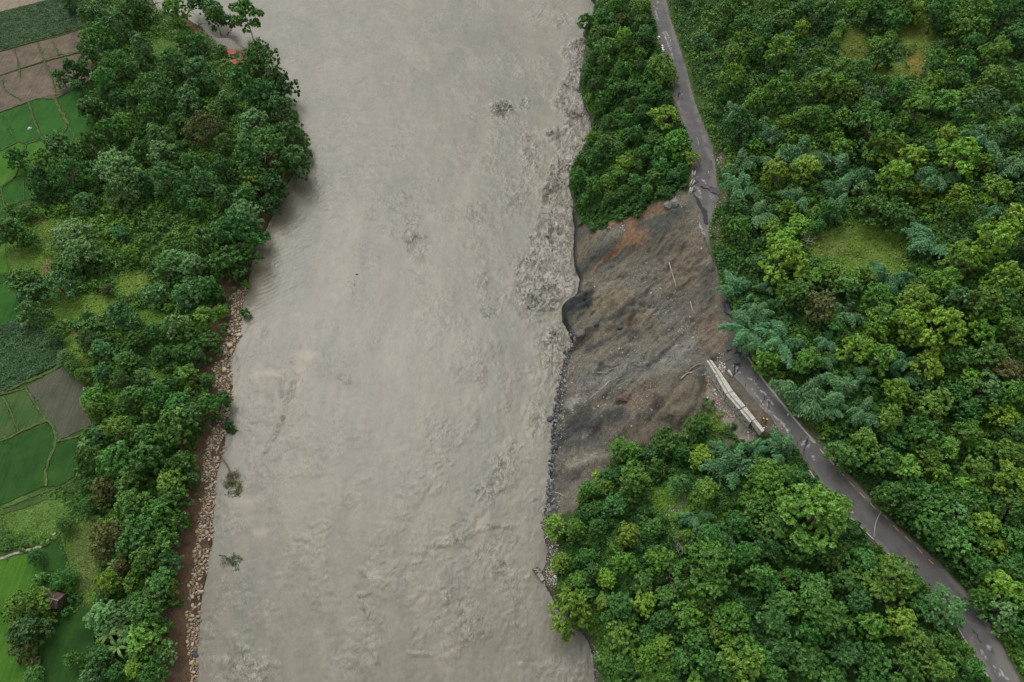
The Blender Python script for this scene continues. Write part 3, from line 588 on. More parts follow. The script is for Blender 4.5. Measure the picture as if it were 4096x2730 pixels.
def ribbon(name, pts3, width, hgt, mat, skirt=.3, jit=.25, step=.8):
    """a low ridge following pts3"""
    L = [Vector(p) for p in pts3]; out = []
    for a, b2 in zip(L[:-1], L[1:]):
        k = max(1, int((b2-a).length/step)); out += [a.lerp(b2, j/k) for j in range(k)]
    out.append(L[-1]); v = []; f = []
    for i, q in enumerate(out):
        d = (out[min(i+1, len(out)-1)]-out[max(i-1, 0)]); nrm = Vector((-d.y, d.x, 0)).normalized()
        q = q+nrm*random.uniform(-jit, jit)*width; ww = width*random.uniform(1-jit, 1+jit)/2
        v += [q-nrm*ww-Vector((0, 0, skirt)), q-nrm*ww*.7+Vector((0, 0, hgt)), q+nrm*ww*.7+Vector((0, 0, hgt)), q+nrm*ww-Vector((0, 0, skirt))]
        if i: b0 = 4*i; f += [(b0-4+j, b0+j, b0+j+1, b0-3+j) for j in range(3)]
    f += [(0, 1, 2, 3)[::-1], tuple(len(v)-4+j for j in range(4))]
    me = bpy.data.meshes.new(name); me.from_pydata([tuple(q) for q in v], [], f); me.materials.append(mat); return me
for k, pts, wd in BUNDS:
    a = np.array(P(k, *pts)); x, y = at(a[:, 0], a[:, 1], ZP+.1)
    link('field_bund', ribbon('field_bund', [(X, Y, ZP+.1) for X, Y in zip(x, y)], wd*1.15, .22, M_bund), kind='structure')
a = np.array(P('C', (-200, 790), (0, 730), (100, 705), (190, 678), (275, 658), (350, 590), (380, 565))); x, y = at(a[:, 0], a[:, 1], ZP+.1)
link('footpath', ribbon('footpath', [(X, Y, ZP+.1) for X, Y in zip(x, y)], .8, .20, M_path), kind='structure')

# ------------------------------------------------------------------ roads
M_asph, n, b = new_mat('worn_asphalt', .82, .3); p = wpos(n)
c = ramp(n, noise(n, .35, 7, .65, p), [(.3, (.066, .064, .063)), (.7, (.108, .104, .100))])
c = mixc(n, 1, c, ramp(n, noise(n, 7, 4, .8, p), [(.3, .82), (.7, 1.18)]), 'MULTIPLY')
c = mixc(n, attr_n(n, 'dust'), c, (.155, .142, .124)); c = mixc(n, attr_n(n, 'wet'), c, (.026, .028, .032)); c = mixc(n, attr_n(n, 'white'), c, (.29, .28, .27)); c = mixc(n, attr_n(n, 'crack'), c, (.014, .013, .012))
n.links.new(c, b.inputs['Base Color']); bump(n, b, noise(n, 9, 4, .7, p), .3, .02)
WHITE = [(P('K', (1030, 580), (1110, 630), (1110, 690), (1060, 730)), 3.5), (P('K', (1110, 780), (1150, 840), (1230, 940)), 4), (P('K', (1150, 700), (1230, 770), (1270, 820), (1310, 830)), 4), (P('K', (1300, 880), (1350, 930), (1290, 940)), 5), (P('K', (1270, 990), (1390, 1100), (1500, 1210), (1600, 1330)), 4), (P('K', (1600, 1320), (1640, 1380)), 6), (P('K', (1590, 1330), (1590, 1400), (1520, 1425)), 1.8),
 (P('K', (1760, 1410), (1720, 1480)), 3.5), (P('K', (1850, 1410), (1780, 1500)), 6), (P('K', (1890, 1490), (1810, 1550)), 4), (P('K', (820, 400), (870, 440), (850, 500)), 5), (P('K', (890, 480), (920, 530)), 3), (P('K', (940, 430), (1000, 390)), 1.5), (P('K', (1180, 960), (1230, 1010), (1260, 1060)), 3), (P('K', (1350, 1170), (1430, 1230)), 3),
 (P('J', (1455, 1175), (1478, 1198)), 5), (P('J', (1492, 1280), (1502, 1295)), 5), (P('J', (1600, 1345), (1615, 1362)), 6), (P('J', (1562, 1380), (1585, 1420)), 5), (P('J', (1625, 1470), (1645, 1478)), 6), (P('J', (1650, 1500), (1670, 1525)), 8), (P('J', (1675, 1490), (1700, 1530), (1740, 1560)), 5), (P('J', (770, 530), (790, 545)), 3), (P('J', (535, 195), (545, 215)), 3), (P('J', (390, 50), (415, 75)), 4),
 (P('D', (1235, 280), (1270, 370), (1300, 450), (1330, 520)), 3), (P('D', (1170, 110), (1190, 180)), 3), (P('D', (1150, 60), (1200, 90)), 1.5), (P('D', (1255, 280), (1300, 350), (1310, 440)), 2.5), (P('D', (1180, 20), (1260, 40)), 1.5), (P('D', (1460, 650), (1500, 830)), 2.5), (P('D', (1540, 1230), (1560, 1310)), 1.2),
 (P('E', (1550, 130), (1600, 170), (1620, 200)), 2.5), (P('E', (1560, 250), (1570, 320)), 4), (P('E', (1560, 560), (1590, 660), (1570, 620)), 8), (P('E', (1600, 640), (1620, 720)), 4), (P('E', (1520, 200), (1560, 230)), 5)]
CRACK = [(P('E', (1500, 200), (1540, 190), (1600, 225), (1650, 235), (1690, 280), (1760, 300)), 2.6), (P('E', (1530, 160), (1570, 200), (1640, 220), (1700, 240), (1750, 290)), 1.9), (P('E', (1495, 275), (1540, 330)), 2.2), (P('E', (1650, 235), (1620, 215)), 2), (P('E', (1670, 260), (1720, 245)), 1.5),
 (P('K', (745, 60), (745, 190), (690, 250), (650, 300)), 3.5), (P('K', (850, 0), (900, 90), (950, 160)), 3.0), (P('K', (820, 270), (835, 420), (830, 500), (800, 540)), 2.4), (P('K', (885, 440), (850, 500), (805, 535)), 1.8), (P('K', (775, 570), (760, 650)), 2), (P('K', (960, 280), (890, 370)), 1.2), (P('K', (1150, 570), (1110, 640)), 1.2), (P('K', (980, 640), (975, 700)), 1), (P('K', (1260, 830), (1205, 930)), 1.4), (P('K', (1310, 880), (1300, 1020)), 1.2), (P('K', (1760, 1400), (1680, 1540)), 1.4), (P('K', (1860, 1400), (1840, 1480), (1800, 1568)), 1.6),
 (P('J', (500, 85), (480, 180)), 1.4), (P('J', (1385, 1440), (1400, 1470)), 1)]
WET = [(P('E', (1545, 340), (1570, 400), (1610, 450), (1620, 510), (1620, 545)), 9), (P('K', (900, 100), (870, 250), (855, 400)), 14), (P('J', (1330, 1020), (1350, 1060)), 7), (P('J', (1500, 1240), (1560, 1330)), 3)]
DUST = [(P('D', (1450, 600), (1500, 850), (1560, 1080), (1620, 1280), (1690, 1480)), 11), (P('D', (1260, 0), (1330, 300), (1390, 480)), 10), (P('E', (1700, 0), (1690, 300), (1640, 560), (1610, 700)), 16), (P('E', (1530, 230), (1560, 560)), 14), (P('D', (1370, 920), (1430, 1140)), 6),
 (P('K', (700, 260), (800, 560), (1100, 800), (1300, 1050), (1500, 1350)), 22), (P('K', (1130, 450), (1400, 820), (1700, 1180), (1950, 1430)), 7), (P('J', (640, 200), (900, 490), (1200, 770), (1440, 1010), (1670, 1350), (1780, 1568)), 9), (P('J', (480, 240), (620, 400), (760, 560), (1000, 800), (1250, 1050)), 14), (P('J', (1420, 1230), (1500, 1350), (1620, 1550)), 14), (P('J', (1600, 1250), (1750, 1540)), 30)]
M_slab = simple('broken_asphalt', (.105, .10, .097), (.06, .058, .056), 2)
def road(name, lpts, rpts, y0, y1):
    yl, xl = line_at(lpts, ZR); yr_, xr_ = line_at(rpts, ZR); n_ = int((y1-y0)/.2); ys = np.linspace(y0, y1, n_); m = 46
    xl = np.interp(ys, yl, xl)+(fbm(ys/.9, ys*0, 3, 141)-.5)*.45; xr2 = np.interp(ys, yr_, xr_)+(fbm(ys/.9, ys*0, 3, 142)-.5)*.3
    xr2 = np.maximum(xr2, xl+.05)
    u = np.linspace(0, 1, m); X = xl[:, None]+(xr2-xl)[:, None]*u; Y = np.repeat(ys[:, None], m, 1)
    a, b3, _ = proj(X, Y, X*0+ZR); jx, jy = a+(fbm(X/.6, Y/.6, 3, 143)-.5)*12, b3+(fbm(X/.6, Y/.6, 3, 144)-.5)*12
    def acc(lst, soft, jit=1):
        r = np.zeros(X.shape)
        for pts, wd in lst:
            d, _ = dseg(jx*jit+a*(1-jit), jy*jit+b3*(1-jit), pts); wd = wd*(1.35 if lst is CRACK else 1); r = np.maximum(r, 1-sm(wd*(1-soft), wd*(1+soft), d))
        return r
    cr = acc(CRACK, .5, .6)
    Z = ZR+.07-.05*cr+(fbm(X/8, Y/8, 2, 145)-.5)*.06
    V2 = np.stack([X, Y, Z], -1).reshape(-1, 3); idx = np.arange(n_*m).reshape(n_, m)
    F = np.stack([idx[:-1, :-1], idx[:-1, 1:], idx[1:, 1:], idx[1:, :-1]], -1).reshape(-1, 4)
    ring = np.concatenate([idx[0, :], idx[1:, -1], idx[-1, -2::-1], idx[-2:0:-1, 0]])     # slab edge
    nb = len(V2); Vb = V2[ring].copy(); Vb[:, 2] -= .4; V2 = np.vstack([V2, Vb]); q = np.arange(len(ring)); q2 = (q+1) % len(ring)
    F = np.vstack([F, np.stack([ring[q], nb+q, nb+q2, ring[q2]], -1)])
    me = mesh_np(name, V2, F, False, (M_asph,))
    for nm, dt in (('white', acc([(p_, w_*.85) for p_, w_ in WHITE], .7)*sm(.40, .58, fbm(X/.45, Y/.45, 4, 147))), ('crack', cr), ('wet', acc(WET, .3)), ('dust', acc(DUST, .8)*.75*sm(.2, .6, fbm(X/1.5, Y/2.5, 4, 149)))):
        attr(me, nm, np.concatenate([dt.ravel(), np.zeros(len(ring))]))
    return link(name, me, kind='structure')
yN0 = at(2840, 1012, ZR)[1]; yN1 = at(2600, -150, ZR)[1]
road_n = road('road', AL, RR, yN0, yN1)
yS1 = at(2915, 1353, ZR)[1]; yS0 = at(3900, 2990, ZR)[1]
road_s = road('road', AL2, RR, yS0, yS1)
def g3(k, pts, z=None, off=0):
    a = np.array(P(k, *pts))
    if z is None:
        x, y, zz, _ = hit(a[:, 0], a[:, 1]); return [Vector((X, Y, Z+off)) for X, Y, Z in zip(x, y, zz)]
    x, y = at(a[:, 0], a[:, 1], z); return [Vector((X, Y, z+off)) for X, Y in zip(x, y)]
for s in [((515, 85), (543, 112)), ((577, 147), (603, 178)), ((637, 212), (664, 245)), ((697, 280), (726, 312)), ((757, 345), (788, 380)), ((820, 413), (851, 446)), ((886, 478), (916, 512)), ((965, 550), (990, 575)), ((1022, 612), (1057, 647)), ((1095, 678), (1130, 712)), ((1167, 747), (1201, 782)), ((1240, 820), (1268, 848))]:
    a, b4 = g3('J', s, ZR+.1); d = b4-a
    me = MB().box((a+b4)/2+Vector((0, 0, .02)), d.length, .15, .03, math.atan2(d.y, d.x)).mesh('yellow_dash', M_yellow); link('yellow_dash', me, road_s)
for k, x, y, sx, sy, rz, rx, ry in [('E', 1560, 205, 2.2, 1.4, .4, .10, -.12), ('E', 1625, 222, 1.8, 1.2, -.2, -.12, .08), ('E', 1690, 250, 2.4, 1.3, .3, .14, .05), ('E', 1735, 275, 1.6, 1.1, .7, .16, .14), ('E', 1515, 245, 1.3, 1.0, .9, .05, .18), ('E', 1590, 690, 1.6, 1.0, 1.0, .0, -.25), ('E', 1556, 610, 1.2, .8, .8, .1, -.3),
        ('K', 690, 300, 2.2, 1.5, .5, -.08, -.16), ('K', 790, 330, 2.0, 1.6, .3, .06, -.08), ('K', 860, 300, 1.6, 2.4, .2, .0, .09), ('K', 735, 120, 1.2, 2.2, .1, .0, -.18), ('K', 775, 500, 1.5, 1.2, .9, .07, -.08)]:
    a, = g3(k, [(x, y)], ZR+.1); rd = road_n if k == 'E' else road_s; me = MB().box((0, 0, 0), sx, sy, .22, rz, rx, ry).mesh('broken_slab', M_slab); link('broken_slab', me, rd, loc=a)
# edge kerb of the lower road, uphill side
kp = g3('F', [(1640, 400), (1750, 560), (1860, 700), (1990, 860), (2110, 1000)], ZR+.06); me = ribbon('kerb', kp, .45, .10, M_conc2, .1, .06, 1.5); link('kerb', me, road_s)

# ------------------------------------------------------------------ concrete retaining wall
wall = thing('retaining_wall', 'long pale concrete retaining wall with weep holes left standing beside the lower road', 'wall', (0, 0, 0))
def wpt(k, x, y, z): return Vector((*[float(v) for v in at(*P(k, (x, y))[0], z)], z))
tops = [((478, 312), (515, 322)), ((598, 500), (640, 492)), ((745, 765), (812, 748)), ((935, 985), (985, 962)), ((1085, 1165), (1125, 1140)), ((1212, 1322), (1250, 1296))]
faces = [(410, 382), (545, 648), (700, 866), (826, 1046), (1032, 1274)]
ZT_ = 20.9
def seg(i, f0, f1, t0, t1, name):
    mb = MB(); a0, a1 = wpt('K', *t0[0], ZT_), wpt('K', *t0[1], ZT_); b0, b1 = wpt('K', *t1[0], ZT_), wpt('K', *t1[1], ZT_)
    g = .03 if i in (2, 3) else .002; a0, b0 = a0.lerp(b0, g), b0.lerp(a0, g); a1, b1 = a1.lerp(b1, g), b1.lerp(a1, g)
    dn = Vector((0, 0, -1.6))
    mb.hexa([a0+dn, b0+dn, b1+dn, a1+dn][::-1]+[a0, b0, b1, a1][::-1])
    link(name, mb.mesh(name, M_conc), wall)
    if f0:
        # a ledge 0.5 m below the parapet, then the battered face down to the ground on the river side
        c0, c1 = a0+Vector((0, 0, -.45)), b0+Vector((0, 0, -.45)); out = (a0-a1).normalized()
        e0, e1 = c0+out*.55, c1+out*.55; q0, q1 = wpt('K', *f0, 17.4), wpt('K', *f1, 17.4); q0, q1 = q0.lerp(q1, g), q1.lerp(q0, g)
        c0 -= out*.0; back = Vector((0, 0, -3))
        mb = MB(); mb.v += [c0, c1, e1, e0, q1, q0, c0+back, c1+back]
        mb.f += [(0, 1, 2, 3), (3, 2, 4, 5), (0, 3, 5, 6), (1, 7, 4, 2), (6, 5, 4, 7), (0, 6, 7, 1)]
        fo = link('wall_face', mb.mesh('wall_face', M_conc), wall)
        L = (e1-e0).length; nn = (e1-e0).cross(q0-e0).normalized()
        if nn.z < 0: nn = -nn
        for k2 in range(max(2, int(L/1.5))):
            for r_ in (.3, .65):
                uu = (k2+.5+random.uniform(-.15, .15))/max(2, int(L/1.5)); pt = e0.lerp(e1, uu).lerp(q0.lerp(q1, uu), r_)
                h = MB().tube([pt-nn*.1, pt+nn*.03], .16, 7).mesh('weep_hole', M_hole); link('weep_hole', h, fo)
seg(0, faces[0], faces[1], tops[0], tops[1], 'parapet'); seg(1, faces[1], faces[2], tops[1], tops[2], 'parapet')
seg(2, faces[2], faces[3], tops[2], tops[3], 'parapet'); seg(3, faces[3], faces[4], tops[3], tops[4], 'parapet'); seg(4, None, None, tops[4], tops[5], 'parapet')
for i in range(26):
    f = i/26; a, b5 = tops[1], tops[5]; x = a[1][0]+(b5[1][0]-a[1][0])*f-25; y = a[1][1]+(b5[1][1]-a[1][1])*f+0
    pr = np.interp(f, [0, .42, .76, 1], [0, 0, 0, 0]); q = wpt('K', x, y, ZT_)
    # starter holes along the parapet top, centred on it
    tx = np.interp(y, [t[1][1] for t in tops], [(t[0][0]+t[1][0])/2 for t in tops]); q = wpt('K', tx, y+6, ZT_)
    link('post_socket', MB().box(q+Vector((0, 0, .004)), .12, .12, .03, .6).mesh('post_socket', M_hole), wall)

# low parapets, guard blocks and rails along the road edge
def bar(name, label, cat, a, b6, wd, hg, mat, group=None, z0=0.0):
    d = b6-a; o = thing(name, label, cat, tuple((a+b6)/2), group); o.rotation_euler.z = math.atan2(d.y, d.x); L = d.length; n_ = max(1, round(L/2.2))
    for i in range(n_):
        pn = 'coping' if n_ == 1 else 'wall_block'
        link(pn, MB().box((-L/2+(i+.5)*L/n_, 0, hg/2-.1), L/n_-.05, wd, hg+.2).mesh(pn, mat), o)
    link('footing', MB().box((0, 0, -.12), L+.2, wd+.25, .3).mesh('footing', M_conc2), o)
    return o
M_par = simple('weathered_parapet', (.36, .35, .32), (.17, .165, .15), 2.5)
GP = 'low concrete parapets along the river side of the lower road'
for (k, a, b7), lb in [(('J', (512, 278), (548, 335)), 'short white parapet piece in front of the cracked lower road, nearest the big wall'),
        (('J', (745, 552), (822, 622)), 'pale roadside parapet just below the olive tree crown'), (('J', (825, 625), (905, 702)), 'pale roadside parapet ending at the fallen branch'),
        (('J', (988, 782), (1048, 834)), 'short pale parapet with green tree boughs at both ends'), (('J', (1115, 892), (1190, 965)), 'pale parapet right of the yellow-green roadside tree'),
        (('J', (1192, 968), (1268, 1050)), 'pale parapet ending at the dark tree that hides the road edge'), (('J', (1406, 1222), (1452, 1300)), 'pale parapet beside the first white road patch below the dark tree'),
        (('J', (1455, 1305), (1520, 1415)), 'pale parapet beside the middle white road patches'), (('J', (1522, 1418), (1605, 1545)), 'pale parapet at the bottom edge beside the largest white road patches')]:
    p0, p1 = g3(k, [a, b7], ZR+.3); p0.z = p1.z = ZR
    bar('parapet_wall', lb, 'parapet', p0, p1, .26, .5, M_par, GP)
for (k, a, b7), lb in [(('D', (1192, 330), (1206, 344)), 'white guard block at the edge of the upper road, topmost of four'), (('D', (1222, 410), (1236, 424)), 'white guard block second from top beside the upper road'),
        (('D', (1226, 432), (1240, 444)), 'white guard block squeezed between two others beside the upper road'), (('D', (1230, 450), (1246, 460)), 'white guard block lowest of four beside the upper road, touching leaves')]:
    p0, p1 = g3(k, [a, b7], ZR+.3); p0.z = p1.z = ZR
    bar('guard_block', lb, 'guard block', p0, p1, .55, .6, M_white, 'white guard blocks beside the upper road')
for (k, a, b7), lb in [(('E', (1500, 82), (1503, 120)), 'cream rail on the outer side just above the road cracks'), (('E', (1523, 82), (1520, 120)), 'cream rail on the inner side just above the road cracks'), (('E', (1496, 163), (1482, 200)), 'tilted outer cream rail at the start of the road crack'), (('E', (1518, 168), (1500, 205)), 'tilted inner cream rail at the start of the road crack'),
        (('E', (1481, 232), (1478, 268)), 'outer cream rail beside the broken road tip, lowest pair'), (('E', (1498, 234), (1492, 270)), 'inner cream rail beside the broken road tip, lowest pair'), (('D', (1482, 1316), (1502, 1356)), 'white rail half hidden behind the lime green roadside bush')]:
    p0, p1 = g3(k, [a, b7], ZR+.3); p0.z = p1.z = ZR
    bar('guard_rail', lb, 'rail', p0, p1, .16, .7, M_white, 'cream rails at the edge of the broken upper road')

# dark tarpaulins draped where the road is missing
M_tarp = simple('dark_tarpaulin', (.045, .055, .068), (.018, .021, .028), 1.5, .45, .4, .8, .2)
def tarp(label, lp, rp):
    a = g3('E', lp, None, .35); c_ = g3('E', rp, None, .45); V3 = []; F3 = []; m = 8
    for i in range(len(a)):
        for j in range(m):
            q = a[i].lerp(c_[i], j/(m-1)); V3.append((q.x, q.y, max(q.z, float(height(q.x, q.y))+.2)+random.uniform(-.12, .12)))
    for i in range(len(a)-1):
        for j in range(m-1): b0 = i*m+j; F3.append((b0, b0+1, b0+m+1, b0+m))
    me = bpy.data.meshes.new('tarpaulin'); me.from_pydata(V3, [], F3); me.materials.append(M_tarp)
    o = link('tarpaulin', me, label=label, cat='tarpaulin', group='dark sheets over the scarp of the missing road'); s = o.modifiers.new('s', 'SUBSURF'); s.levels = s.render_levels = 1
    t = o.modifiers.new('t', 'SOLIDIFY'); t.thickness = .03
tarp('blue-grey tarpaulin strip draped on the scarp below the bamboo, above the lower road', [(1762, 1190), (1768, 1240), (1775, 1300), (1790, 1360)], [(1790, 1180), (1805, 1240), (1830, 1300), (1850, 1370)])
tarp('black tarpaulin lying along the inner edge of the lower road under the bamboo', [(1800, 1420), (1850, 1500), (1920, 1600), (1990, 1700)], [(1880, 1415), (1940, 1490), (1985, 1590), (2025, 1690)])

# ------------------------------------------------------------------ stones
def stone_base(n=12):
    out = []
    for s in range(n):
        r = np.random.default_rng(100+s)
        g = [(x, y, z) for x in (-1, 0, 1) for y in (-1, 0, 1) for z in (-1, 0, 1) if not x == y == z == 0]
        ix = {p: i for i, p in enumerate(g)}; F = []
        for ax in range(3):
            for sg in (-1, 1):
                o = [q for q in range(3) if q != ax]
                for a in (-1, 0):
                    for b in (-1, 0):
                        q = []
                        for da, db in ((0, 0), (1, 0), (1, 1), (0, 1)):
                            p = [0, 0, 0]; p[ax] = sg; p[o[0]] = a+da; p[o[1]] = b+db; q.append(ix[tuple(p)])
                        F.append(q if (sg > 0) == (ax != 1) else q[::-1])
        v = np.array(g, float); v /= np.linalg.norm(v, axis=1)[:, None]**.8; v *= (1+r.uniform(-.16, .16, (len(v), 1))); v *= np.array([1, r.uniform(.6, .95), r.uniform(.45, .7)])
        out.append((v, np.array(F)))
    return out
SB = stone_base()
def stones_joined(name, base_i, pos, size, colr, mat, **kw):
    bv, bf = SB[base_i]; bf = np.array(bf); n_ = len(pos); a = rng.uniform(0, 6.28, n_); c_, s_ = np.cos(a), np.sin(a); t = rng.uniform(-.5, .5, (n_, 1))
    v = bv[None]*size[:, None, None]; x = v[..., 0]*c_[:, None]-v[..., 1]*s_[:, None]; y = v[..., 0]*s_[:, None]+v[..., 1]*c_[:, None]; z = v[..., 2]+t*v[..., 0]
    V = np.stack([x, y, z], -1)+pos[:, None]; F = bf[None]+(np.arange(n_)*len(bv))[:, None, None]
    me = mesh_np(name, V.reshape(-1, 3), F.reshape(-1, 4), False, (mat,)); c4 = np.ones((n_, len(bv), 4)); c4[..., :3] = colr[:, None]
    attr(me, 'col', c4, 'POINT', 'FLOAT_COLOR'); return link(name, me, kind='stuff', **kw)
M_stones, n, b = new_mat('loose_stone', .85, .25); p = wpos(n)
n.links.new(mixc(n, 1, attr_n(n, 'col', 'Color'), ramp(n, noise(n, 4, 5, .7, p), [(.3, .75), (.7, 1.2)]), 'MULTIPLY'), b.inputs['Base Color'])
def stone_obj_mat(name, stops):
    m, n, b = new_mat(name, .85, .25); oi = nd(n, 'ShaderNodeObjectInfo'); c = ramp(n, oi.outputs['Random'], stops)
    n.links.new(mixc(n, 1, c, ramp(n, noise(n, 4, 5, .7, wpos(n)), [(.3, .75), (.7, 1.2)]), 'MULTIPLY'), b.inputs['Base Color']); return m
M_tan = stone_obj_mat('river_stone', [(0, (.34, .27, .19)), (.35, (.40, .345, .26)), (.6, (.30, .205, .11)), (.85, (.16, .14, .115)), (1, (.48, .44, .36))])
M_grey = stone_obj_mat('slate_rock', [(0, (.045, .045, .05)), (.5, (.09, .09, .09)), (.85, (.15, .145, .14)), (1, (.26, .25, .23))])
SM = {}
for nm, m in (('t', M_tan), ('g', M_grey)):
    SM[nm] = [mesh_np('stone', v, f, False, (m,)) for v, f in SB]
def stone_parts(parent, name, key, pos, size):
    for p_, s_ in zip(pos, size):
        o = bpy.data.objects.new(name, random.choice(SM[key])); COL.objects.link(o); o.parent = parent; o.location = Vector(p_)-parent.location
        o.rotation_euler = (random.uniform(-.3, .3), random.uniform(-.3, .3), random.uniform(0, 6.28)); o.scale = (s_, s_*random.uniform(.8, 1), s_)
def relax_keep(x, y, r):
    """drop points that overlap an earlier, larger one"""
    o = np.argsort(-r); keep = []; cells = {}
    for i in o:
        cx_, cy_ = int(x[i]//1), int(y[i]//1); ok = True
        for a in range(cx_-1, cx_+2):
            for b in range(cy_-1, cy_+2):
                for j in cells.get((a, b), ()):
                    if (x[i]-x[j])**2+(y[i]-y[j])**2 < (.72*(r[i]+r[j]))**2: ok = False; break
                if not ok: break
            if not ok: break
        if ok: keep.append(i); cells.setdefault((cx_, cy_), []).append(i)
    return np.array(keep)
ylo, yhi = at(700, 2900, 0)[1], at(960, 1150, 0)[1]
N = 30000; y = rng.uniform(ylo, yhi, N); u = rng.uniform(-.05, 1.04, N); x = fL(y)-u*(fL(y)-fS(y)); r_ = np.clip(rng.lognormal(-1.88, .42, N), .08, .5)
m = (fbm(x/1.6, y/2.6, 3, 201) < .60) & (u < .93+.35*(fbm(y/2.2, y*0, 3, 202)-.5)) & (u > .12*(fbm(y/1.7, y*0, 3, 203))); x, y, r_ = x[m], y[m], r_[m]; ix = relax_keep(x, y, r_); x, y, r_ = x[ix], y[ix], r_[ix]; z = height(x, y)+r_*.25
bank = thing('stone_bank', 'long strip of loose tan river stones along the left water edge', 'stone bank', (-60, 70, 0))
vis = (y > 14)
big = np.argsort(-(r_*vis*150/np.sqrt(x*x+y*y+150**2)))[:290]; rest = np.setdiff1d(np.arange(len(x)), big)
stone_parts(bank, 'stone', 't', np.stack([x, y, z], -1)[big], r_[big])
pal = np.array([(.34, .275, .19), (.39, .335, .25), (.28, .195, .11), (.15, .13, .105), (.46, .42, .34), (.31, .21, .115)])
for bi, ch in enumerate(np.array_split(rng.permutation(rest), 1)):
    o = stones_joined('small_stones', 3, np.stack([x, y, z], -1)[ch], r_[ch], pal[rng.integers(0, 6, len(ch))]*rng.uniform(.7, 1.15, (len(ch), 1)), M_stones); o.parent = bank; o.location = -bank.location
# dark rocks at the landslide's foot
y = rng.uniform(at(0, 2150, 0)[1], at(0, 1330, 0)[1], 14000); wst = np.interp(y, [at(0, 2150, 0)[1], at(0, 1900, 0)[1], at(0, 1600, 0)[1], at(0, 1400, 0)[1], at(0, 1330, 0)[1]], [4.0, 1.7, 2.3, 2.3, 1.0])*(.55+.9*fbm(y/3.5, y*0, 3, 211))
x = fR(y)-.4+rng.beta(1.1, 1.8, len(y))*wst; r_ = np.clip(rng.lognormal(-1.85, .45, len(y)), .08, .6); ix = relax_keep(x, y, r_); x, y, r_ = x[ix], y[ix], r_[ix]; z = height(x, y)+r_*.2
foot = thing('rock_bank', 'band of broken dark grey rocks along the water edge below the landslide', 'rock bank', (14, 90, 0))
big = np.argsort(-r_)[:270]; rest = np.setdiff1d(np.arange(len(x)), big); stone_parts(foot, 'rock', 'g', np.stack([x, y, z], -1)[big], r_[big])
palg = np.array([(.05, .05, .055), (.08, .08, .08), (.12, .115, .11), (.19, .18, .17), (.28, .27, .25)])
o = stones_joined('small_rocks', 5, np.stack([x, y, z], -1)[rest], r_[rest], palg[rng.integers(0, 5, len(rest))], M_stones); o.parent = foot; o.location = -foot.location
# gravel spit in the lower right water edge and rubble over the slide
def gravel(spots, n_each, smin, smax, pal, name='rubble', cull=True):
    X, Y, S = [], [], []
    for k, cx_, cy_, rx, ry, n_ in spots:
        (a, b8), = P(k, (cx_, cy_)); s = ZT[k][2]; g = rng.normal(0, .55, (n_, 2)); X += list(a+g[:, 0]*rx*s); Y += list(b8+g[:, 1]*ry*s)
    x, y, z, _ = hit(X, Y); m = (x > fR(y)-.2) & (x < fB(y)+8); x, y, z = x[m], y[m], z[m]
    s = np.clip(rng.lognormal(math.log(smin), .5, len(x)), smin*.5, smax)
    return stones_joined(name, 7, np.stack([x, y, z+s*.2], -1), s, pal[rng.integers(0, len(pal), len(x))]*rng.uniform(.75, 1.1, (len(x), 1)), M_stones)
pr = np.array([(.26, .24, .21), (.17, .155, .135), (.11, .10, .085), (.38, .355, .32), (.21, .175, .13), (.13, .12, .105)])
gravel([('E', 1230, 1320, 160, 160, 620), ('E', 1000, 1150, 300, 160, 420), ('E', 1050, 950, 220, 120, 200), ('F', 900, 420, 300, 130, 900), ('F', 1150, 250, 250, 160, 420), ('F', 880, 690, 140, 90, 300), ('F', 520, 700, 110, 80, 260), ('F', 380, 560, 90, 200, 420), ('E', 1380, 1480, 260, 60, 300), ('F', 720, 620, 300, 160, 400), ('F', 340, 800, 40, 150, 300), ('E', 1560, 600, 60, 200, 160), ('E', 1350, 330, 80, 60, 120), ('F', 600, 1000, 300, 120, 200)], 0, .075, .36, pr, 'slide_rubble')
pw = np.array([(.62, .60, .57), (.45, .42, .38), (.30, .27, .23), (.45, .22, .16)])
gravel([('K', 480, 580, 60, 160, 300), ('K', 580, 880, 130, 110, 420), ('K', 780, 1080, 130, 90, 300), ('K', 650, 400, 60, 130, 220), ('K', 1080, 1330, 90, 60, 60), ('K', 1400, 1280, 200, 90, 60), ('G', 360, 840, 70, 80, 380), ('G', 360, 640, 50, 120, 300), ('G', 1190, 480, 40, 120, 260), ('G', 625, 1150, 40, 60, 120), ('G', 680, 1400, 40, 200, 200), ('D', 1760, 1440, 60, 60, 150), ('E', 1720, 430, 70, 160, 250), ('E', 680, 580, 90, 20, 60), ('E', 870, 570, 25, 60, 50)], 0, .065, .26, pw, 'loose_debris')
import bmesh
def boulder(label, k, x, y, s, mat, flat=.7):
    a, = g3(k, [(x, y)]); seed = int(x+y); r = np.random.default_rng(seed); bm = bmesh.new(); bmesh.ops.create_icosphere(bm, subdivisions=3, radius=1)
    pl_ = unit_(r, 14); dd_ = r.uniform(.62, .95, 14); big_ = s > 1.2
    for v in bm.verts:
        q = np.array(v.co); h = np.min(dd_/np.maximum(pl_ @ q, 1e-3)); h = min(h, 1.05); q = q*h; v.co = Vector((q[0]*s, q[1]*s*r_ax(seed), q[2]*s*flat))+Vector(r.uniform(-.03, .03, 3)*s*(2 if big_ else 1))
    me = bpy.data.meshes.new('boulder'); bm.to_mesh(me); bm.free(); me.materials.append(mat)
    o = link('boulder', me, label=label, cat='boulder', loc=(a.x, a.y, max(a.z, 0)+s*(.05 if big_ else .15))); o.rotation_euler.z = (x*3+y) % 6.28
    return o
def unit_(r, n): v = r.normal(size=(n, 3)); return v/np.linalg.norm(v, axis=1)[:, None]
def r_ax(seed): return .7+.3*((seed*37) % 10)/10
